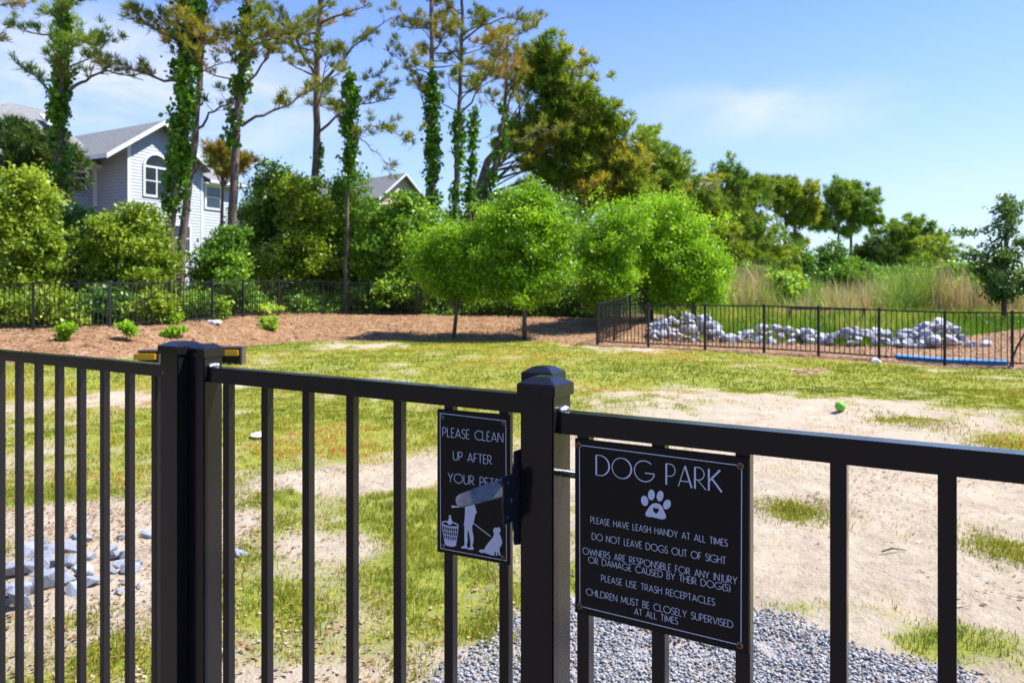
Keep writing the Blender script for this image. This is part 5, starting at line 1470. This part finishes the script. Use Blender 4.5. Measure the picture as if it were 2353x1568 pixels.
pine('dead snag wrapped in ivy beside the slim dark pine', [(1078, 700, 34), (1079, 480, 34), (1086, 330, 34), (1091, 240, 34)], .10, 510, (zpx(330, 34), zpx(250, 34)), 3, .7, N_OLIVE, ivy_rng=(zpx(470, 34), zpx(250, 34)), ivy_n=1500, ivy_r=(.08, .30), dead=1, name='dead_tree')
pine('leaning ivy trunk with thin upright stems before the big pine', [(1035, 700, 36), (1095, 470, 36), (1135, 400, 36), (1160, 260, 36), (1165, 60, 36)], .20, 511, (zpx(260, 36), zpx(70, 36)), 16, 1.9, N_OLIVE,
     ivy_rng=(zpx(520, 36), zpx(250, 36)), ivy_n=2000, ivy_r=(.12, .36), extra=[[(1140, 390, 36), (1180, 330, 35.6), (1230, 300, 35.2), (1290, 300, 35)], [(1155, 300, 36), (1175, 220, 35.7), (1200, 150, 35.4), (1215, 110, 35.2)]], tone0=.6)

# --- denser pines stepping down to the right
pine_mass('biggest pine with a broad rusty green crown sloping down to the right', [[(1060, 690, 42), (1092, 460, 42), (1120, 370, 42), (1165, 320, 42), (1250, 270, 42), (1310, 200, 42)], [(1345, 600, 42), (1335, 480, 42), (1300, 340, 42), (1290, 240, 42)]], .3,
          [PB(*q, 42) for q in ((1272, 135, 62, 42), (1222, 165, 42, 38), (1315, 205, 70, 50), (1372, 262, 64, 50), (1420, 320, 58, 56), (1330, 320, 70, 44), (1270, 250, 50, 34), (1405, 405, 80, 48), (1310, 400, 66, 36), (1455, 390, 50, 60), (1480, 450, 60, 60), (1340, 450, 60, 40), (1190, 318, 50, 26), (1240, 360, 50, 24))],
          N_RUST, 521, 6200, tone0=.48, tvar=.27, inner=.45)
pine_mass('dark rounded pine right behind the biggest pine', [[(1560, 690, 52), (1545, 500, 52), (1530, 400, 52)]], .25, [PB(*q, 52) for q in ((1490, 340, 45, 45), (1530, 370, 46, 45), (1570, 410, 50, 50), (1510, 430, 60, 60), (1600, 470, 60, 70), (1560, 530, 70, 60), (1450, 470, 60, 50))], N_GREEN, 522, 4080, tone0=.4)
pine_mass('tallest dark green pine in the row sloping down to the marsh', [[(1700, 690, 60), (1690, 480, 60), (1672, 390, 60)]], .25, [PB(*q, 60) for q in ((1672, 388, 34, 30), (1690, 430, 50, 40), (1650, 440, 44, 46), (1730, 480, 55, 50), (1680, 510, 70, 60), (1755, 545, 60, 66), (1700, 600, 90, 56), (1790, 600, 50, 44), (1720, 420, 46, 34))], N_GREEN, 523, 4080, tone0=.30)
pine_mass('yellowish pine at the edge of the bright green tree', [[(1640, 690, 50), (1640, 560, 50), (1640, 520, 50)]], .18, [PB(*q, 50) for q in ((1640, 520, 50, 46), (1670, 570, 50, 52), (1620, 450, 52, 46), (1590, 560, 60, 60))], N_RUST, 524, 1530, tone0=.35)
pine_mass('flat topped rusty pine on a bare trunk beside the marsh', [[(1830, 640, 75), (1827, 540, 75), (1822, 460, 75)], [(1800, 600, 75), (1805, 520, 75), (1800, 450, 75)]], .18, [PB(*q, 75) for q in ((1775, 425, 46, 24), (1825, 440, 46, 30), (1862, 470, 24, 24), (1790, 470, 38, 22), (1840, 500, 30, 14), (1825, 555, 30, 10))], N_RUST, 525, 1530, Ln=.45, wd=.08, tone0=.35)
pine_mass('slender leaning pine with a small crown standing against the sky', [[(1927, 640, 78), (1926, 520, 78), (1923, 430, 78)]], .14, [PB(*q, 78) for q in ((1928, 425, 26, 22), (1905, 450, 24, 18), (1935, 460, 26, 20), (1885, 490, 34, 22), (1880, 520, 30, 16))], N_GREEN, 526, 816, Ln=.45, wd=.08, tone0=.35)
pine_mass('round topped pine on a tall bare trunk beside the slender pine', [[(1953, 640, 79), (1955, 530, 79), (1960, 450, 79)]], .2, [PB(*q, 79) for q in ((1965, 440, 44, 28), (1995, 475, 32, 34), (1950, 485, 36, 26), (2010, 510, 18, 20), (1945, 530, 34, 10))], N_GREEN, 527, 1292, Ln=.45, wd=.08, tone0=.32)
pine_mass('broad low domed pine at the right end of the woods', [[(2090, 650, 86), (2090, 590, 86), (2085, 530, 86)]], .2, [PB(*q, 86) for q in ((2085, 525, 50, 38), (2130, 560, 46, 40), (2040, 550, 44, 36), (2090, 590, 90, 40), (2160, 600, 50, 40), (2020, 600, 60, 34))], N_GREEN, 528, 2890, Ln=.5, wd=.09, tone0=.35)
pine_mass('small dark pine to the left of the low domed pine', [[(2010, 650, 84), (2010, 600, 84), (2010, 560, 84)]], .14, [PB(*q, 84) for q in ((2005, 575, 36, 34), (1990, 610, 46, 34))], N_DARK, 529, 1054, Ln=.5, wd=.09, tone0=.5)
pine_mass('dark green pine behind the yellow green bush at the left edge', [[(95, 700, 30), (95, 480, 30), (90, 330, 30)]], .2, [PB(*q, 30) for q in ((20, 310, 60, 36), (80, 355, 60, 40), (140, 420, 44, 36), (40, 420, 70, 50), (120, 340, 50, 26), (150, 360, 50, 22))], N_DARK, 530, 1870, Ln=.28, wd=.036, tone0=.5, inner=.35)
pine_mass('small rusty pine peeping over the thicket beside the straight trunk', [[(505, 690, 31), (510, 480, 31), (512, 380, 31)]], .1, [PB(*q, 31) for q in ((500, 345, 28, 30), (545, 370, 30, 26), (520, 385, 40, 20))], N_OLIVE, 531, 510, Ln=.25, wd=.035, tone0=.75)

# --- young bright green trees on the bank
broad('young_tree', 'small bright green young tree with a bent trunk on the bank, left of its row', 'tree', [(1042, 742, 25), (1050, 700, 25), (1052, 640, 25), (1046, 590, 25)], .075,
      [PB(*q, 25) for q in ((1040, 590, 72, 66), (995, 560, 48, 46), (1085, 630, 50, 44), (1050, 530, 50, 36), (985, 620, 40, 36), (1050, 665, 50, 28))], L_LIME, 541, 820, size=.043, per=36, tone0=.36)
broad('young_tree', 'young green tree with a straight trunk in the middle of the bank', 'tree', [(1205, 745, 24.6), (1204, 660, 24.6), (1203, 580, 24.6), (1206, 500, 24.6)], .085,
      [PB(*q, 24.6) for q in ((1205, 540, 100, 80), (1140, 500, 54, 50), (1255, 485, 62, 48), (1212, 440, 46, 30), (1120, 590, 50, 50), (1285, 580, 48, 60), (1200, 640, 90, 36), (1290, 510, 36, 30), (1210, 668, 84, 26), (1130, 650, 44, 30))], L_LIME, 542, 1750, size=.043, per=36, tone0=.30)
broad('young_tree', 'bright green tree between the straight young tree and the broadest one', 'tree', [(1420, 735, 26.6), (1416, 640, 26.6), (1408, 560, 26.6)], .08,
      [PB(*q, 26.6) for q in ((1400, 550, 66, 84), (1370, 620, 52, 60), (1432, 490, 50, 46), (1420, 650, 60, 40), (1390, 685, 60, 28), (1350, 560, 34, 60))], L_LIME, 543, 1200, size=.043, per=36, tone0=.42)
broad('young_tree', 'broadest bright green tree with a thick trunk at the fence corner', 'tree', [(1492, 740, 28.2), (1491, 640, 28.2), (1492, 560, 28.2), (1505, 490, 28.2)], .15,
      [PB(*q, 28.2) for q in ((1500, 545, 84, 84), (1540, 480, 66, 44), (1585, 540, 66, 66), (1620, 600, 50, 50), (1545, 640, 80, 44), (1478, 620, 54, 60), (1490, 470, 50, 32), (1560, 685, 84, 28), (1640, 660, 40, 44), (1480, 688, 50, 26))], L_LIME, 544, 2150, size=.045, per=36, tone0=.55)
broad('young_tree', 'light green tree drooping over the rock heap beyond the fence', 'tree', [(1592, 752, 27.4), (1594, 680, 27.4), (1600, 600, 27.4)], .11,
      [PB(*q, 27.4) for q in ((1600, 590, 60, 56), (1645, 630, 40, 46), (1600, 650, 60, 40), (1560, 610, 50, 50))], L_LIME, 545, 950, size=.045, per=36, tone0=.55)
broad('oak_tree', 'grey green young oak standing alone at the right edge', 'tree', [(2308, 748, 33), (2306, 690, 33), (2308, 600, 33), (2312, 500, 33)], .14,
      [PB(*q, 33) for q in ((2312, 560, 50, 60), (2282, 500, 42, 36), (2330, 460, 30, 38), (2240, 530, 36, 22), (2340, 620, 56, 46), (2258, 610, 36, 40), (2350, 540, 40, 50), (2290, 655, 40, 24), (2232, 575, 22, 16))], L_OAK, 546, 330, per=24, sigma=.17, size=.075, inner=.3, nl=46)

# --- thicket and shrubs
broad('shrub', 'tall yellow green bush filling the left edge', 'shrub', [(50, 740, 23.6), (50, 650, 23.6), (55, 540, 23.6)], .09, [PB(*q, 23.6) for q in ((35, 470, 72, 56), (90, 440, 38, 40), (60, 560, 70, 56), (20, 640, 90, 56), (110, 620, 40, 60), (60, 410, 34, 26))], L_YELLOW, 551, 1250, size=.06, tone0=.40)
broad('shrub', 'rounded yellow green bush in front of the grey house', 'shrub', [(300, 735, 24.6), (300, 660, 24.6), (300, 570, 24.6)], .08, [PB(*q, 24.6) for q in ((300, 560, 82, 70), (250, 520, 50, 44), (350, 600, 46, 70), (290, 650, 90, 46), (320, 500, 50, 32), (225, 600, 36, 56))], L_YELLOW, 552, 1250, size=.062, tone0=.30)
sh = broad('flowering_shrub', 'dark shrub dotted with white blossom between two yellow green bushes', 'shrub', [(160, 735, 26.5), (160, 660, 26.5), (160, 590, 26.5)], .06, [PB(*q, 26.5) for q in ((150, 600, 56, 50), (190, 560, 46, 56), (200, 640, 50, 60), (160, 500, 40, 40))], L_DARK, 553, 620, size=.06)
crown(sh, [PB(*q, 26.3) for q in ((145, 600, 46, 44), (180, 640, 46, 40), (170, 570, 30, 30))], L_WHITE, 554, 90, 14, .09, .045, name='blossom')
broad('shrub', 'loose mid green shrub right of the grey house in front of its lower wall', 'shrub', [(505, 735, 27.2), (505, 660, 27.2), (505, 590, 27.2)], .07, [PB(*q, 27.2) for q in ((505, 590, 50, 56), (480, 640, 44, 50), (540, 640, 46, 56), (530, 540, 34, 34))], L_MID, 555, 620, size=.062, tone0=.32, inner=.35)
broad('evergreen_tree', 'dark evergreen tree rising just right of the grey house', 'tree', [(612, 735, 33), (612, 600, 33), (615, 420, 33)], .14, [PB(*q, 33) for q in ((615, 420, 46, 50), (600, 500, 62, 66), (650, 470, 56, 66), (620, 600, 80, 70), (580, 590, 50, 80))], L_DARK, 556, 1300, size=.075, sigma=.2, tone0=.7)
broad('evergreen_tree', 'olive green cedar with yellow tips in the middle of the thicket', 'tree', [(690, 735, 31.5), (690, 600, 31.5), (690, 480, 31.5)], .13, [PB(*q, 31.5) for q in ((690, 440, 50, 44), (700, 510, 64, 50), (660, 575, 66, 34), (730, 600, 60, 50), (680, 650, 90, 44))], L_YELLOW, 557, 1300, size=.07, sigma=.2, tone0=.30)
broad('evergreen_tree', 'leafy green tree below the thin ivy trunk', 'tree', [(790, 735, 33.5), (790, 600, 33.5), (795, 460, 33.5)], .13, [PB(*q, 33.5) for q in ((800, 430, 48, 44), (770, 500, 56, 56), (820, 510, 46, 56), (770, 600, 70, 60), (830, 600, 50, 60), (780, 670, 80, 40))], L_MID, 558, 1500, size=.072, sigma=.19, tone0=.65)
broad('evergreen_tree', 'glossy dark leaved tree in front of the beige house', 'tree', [(920, 735, 31), (920, 640, 31), (920, 560, 31)], .12, [PB(*q, 31) for q in ((925, 540, 66, 56), (880, 520, 44, 50), (965, 500, 46, 36), (930, 472, 44, 34), (880, 600, 56, 56), (950, 610, 60, 56), (910, 660, 80, 40))], L_MID, 559, 1500, size=.075, sigma=.19, tone0=.4)
broad('evergreen_tree', 'dark backdrop tree filling the gap under the leaning trunks', 'tree', [(1120, 735, 37), (1120, 620, 37), (1120, 520, 37)], .13, [PB(*q, 37) for q in ((1060, 520, 60, 60), (1130, 480, 60, 56), (1210, 480, 70, 60), (1290, 500, 60, 60), (1340, 560, 60, 80), (1100, 620, 90, 70), (1250, 620, 110, 70))], L_DARK, 560, 1500, size=.09, sigma=.24, tone0=.45)
for i, (px, py, rx, rz, Y, mt, t0) in enumerate(((880, 690, 60, 44, 31.2, L_DARK, .4), (985, 690, 62, 44, 31.6, L_MID, .35), (1110, 690, 66, 46, 31.2, L_MID, .3), (1240, 688, 70, 48, 30.8, L_MID, .3), (1345, 690, 56, 46, 30.4, L_MID, .35))):
    broad('shrub', 'leafy undergrowth shrub in the shade behind the fence below the bright trees', 'shrub', [(px, py + 44, Y), (px, py + 10, Y), (px, py, Y)], .03, [PB(px, py, rx, rz, Y), PB(px - rx * .5, py + 16, rx * .5, rz * .7, Y), PB(px + rx * .5, py + 14, rx * .5, rz * .7, Y)], mt, 570 + i, 330, size=.07, sigma=.18, tone0=t0, group='undergrowth shrubs below the bright trees')
for i, (px, py, rx, rz, Y, mt, t0, lb) in enumerate(((30, 712, 70, 44, 21.2, L_YELLOW, .3, 'low yellow green shrub behind the fence at the left edge'), (135, 712, 50, 44, 21.6, L_YELLOW, .35, 'low light green shrub behind the fence under the white blossom'),
        (240, 706, 60, 44, 22.6, L_DARK, .35, 'dark low shrub behind the fence left of the small bright bush'), (352, 705, 36, 30, 22.2, L_YELLOW, .45, 'small bright yellow green bush against the fence'), (470, 706, 44, 34, 24.8, L_MID, .5, 'light green vine covered shrub behind the fence beside the house'),
        (560, 698, 54, 40, 28.2, L_MID, .35, 'mid green shrub behind the fence under the evergreen'), (715, 700, 66, 40, 30.4, L_MID, .45, 'leafy shrub behind the fence under the cedar'), (800, 700, 56, 38, 30.8, L_MID, .5, 'bright leafy shrub behind the fence under the ivy clump'))):
    broad('shrub', lb, 'shrub', [(px, py + 36, Y), (px, py + 10, Y), (px, py, Y)], .03, [PB(px, py, rx, rz, Y), PB(px - rx * .5, py + 14, rx * .5, rz * .7, Y), PB(px + rx * .5, py + 10, rx * .5, rz * .7, Y)], mt, 580 + i, 300, size=.06, sigma=.15, tone0=t0, inner=.4)
# plants on the mulch bank
for i, (px, py, rx, rz, mt, t0, lb) in enumerate(((152, 758, 13, 25, L_LIME, .35, 'pale green sapling on the mulch bank near the left edge'), (291, 760, 11, 24, L_LIME, .35, 'slim pale green sapling on the mulch bank left of the bushy plant'), (397, 764, 20, 12, L_LIME, .35, 'low bushy bright green plant on the mulch bank'),
        (398, 726, 24, 18, L_LIME, .35, 'pale green sapling just above the low bushy plant'), (620, 742, 20, 15, L_MID, .6, 'dark tufted plant on the mulch bank right of the paired posts'), (612, 708, 34, 16, L_MID, .8, 'pale drooping shrub against the bank fence'))):
    # find the depth at which the bank stands under that row
    Y = 16.0
    for _ in range(200):
        x = (px - CX) / F * Y
        if HY + (H - gzs(x, Y)) * F / Y <= py + rz: break
        Y += .06
    broad('bank_plant', lb, 'plant', [(px, py + rz, Y), (px, py + rz * .3, Y), (px + 2, py - rz * .3, Y)], .018, [PB(px, py, rx, rz, Y), PB(px - rx * .4, py + rz * .4, rx * .6, rz * .5, Y), PB(px + rx * .3, py - rz * .4, rx * .6, rz * .5, Y)], mt, 600 + i, (30, 24, 46, 30, 40, 44)[i], per=18, size=.045, sigma=.06, tone0=t0, inner=.2, nl=6)
# far shrubs among and behind the reeds
for i, (px, py, rx, rz, Y, mt, t0, lb) in enumerate(((1908, 605, 40, 46, 70, L_DARK, .5, 'dark rounded shrub at the foot of the slender pines'), (1965, 630, 56, 36, 68, L_MID, .25, 'green shrub thicket under the round topped pine'), (1835, 605, 30, 40, 66, L_DARK, .6, 'dark shrub at the foot of the flat topped pine'),
        (2120, 640, 90, 30, 62, L_MID, .35, 'wide green shrub in front of the domed pine'), (2235, 628, 60, 34, 60, L_MID, .4, 'green shrub between the domed pine and the oak'), (2330, 660, 70, 40, 48, L_DARK, .7, 'dark green shrub behind the lone oak'),
        (1800, 662, 34, 26, 44, L_MID, .6, 'light green shrub among the reeds below the flat topped pine'), (2245, 672, 50, 28, 44, L_MID, .55, 'light green shrub among the reeds left of the lone oak'), (1725, 640, 40, 34, 56, L_MID, .35, 'green shrub below the tallest dark pine'), (2420, 640, 90, 40, 56, L_DARK, .5, 'dark shrub beyond the right edge behind the oak'))):
    broad('shrub', lb, 'shrub', [(px, py + rz, Y), (px, py + rz * .3, Y), (px, py, Y)], .06, [PB(px, py, rx, rz, Y), PB(px - rx * .5, py + rz * .3, rx * .6, rz * .7, Y), PB(px + rx * .5, py + rz * .25, rx * .6, rz * .7, Y)], mt, 620 + i, 420, size=.13, sigma=.3, tone0=t0)
# unseen wood added behind and left of the viewer, for dark paint reflections
r = np.random.default_rng(78); n_ = 24000
X = r.uniform(-40, 40, n_); Yb = r.uniform(-24, -17, n_)
lw = r.random(n_) < .35
X = np.where(lw, r.uniform(-27, -21, n_), X); Yb = np.where(lw, r.uniform(-14, 16, n_), Yb)
C = np.stack([X, Yb, .2 + r.random(n_) * (4.5 + 3 * vnoise(X * .25, Yb * .25, 4))], 1)
V, Fc = leaf_quads(C, .75, r)
tag(np_mesh('wood', V, Fc, L_DARK, tone=np.repeat(np.clip(r.normal(.4, .2, n_), 0, 1), 4)), 'unseen wood added on the viewer side to darken the paint reflections', 'woods', kind='stuff')
# far wood along the horizon
r = np.random.default_rng(77); n_ = 22000
X = r.uniform(-260, 330, n_); Yf = r.uniform(150, 190, n_)
top_ = 3.5 + 6 * fbm(X * .035, X * 0, 15, 4) + 2.5 * (vnoise(X * .25, X * 0, 19) - .5)
C = np.stack([X, Yf, r.random(n_) ** .7 * top_], 1)
V, Fc = leaf_quads(C, 1.0, r)
tag(np_mesh('far_wood', V, Fc, L_DARK, tone=np.repeat(np.clip(r.normal(.5, .2, n_), 0, 1), 4)), 'low dark wood along the horizon beyond the marsh', 'woods', kind='stuff')
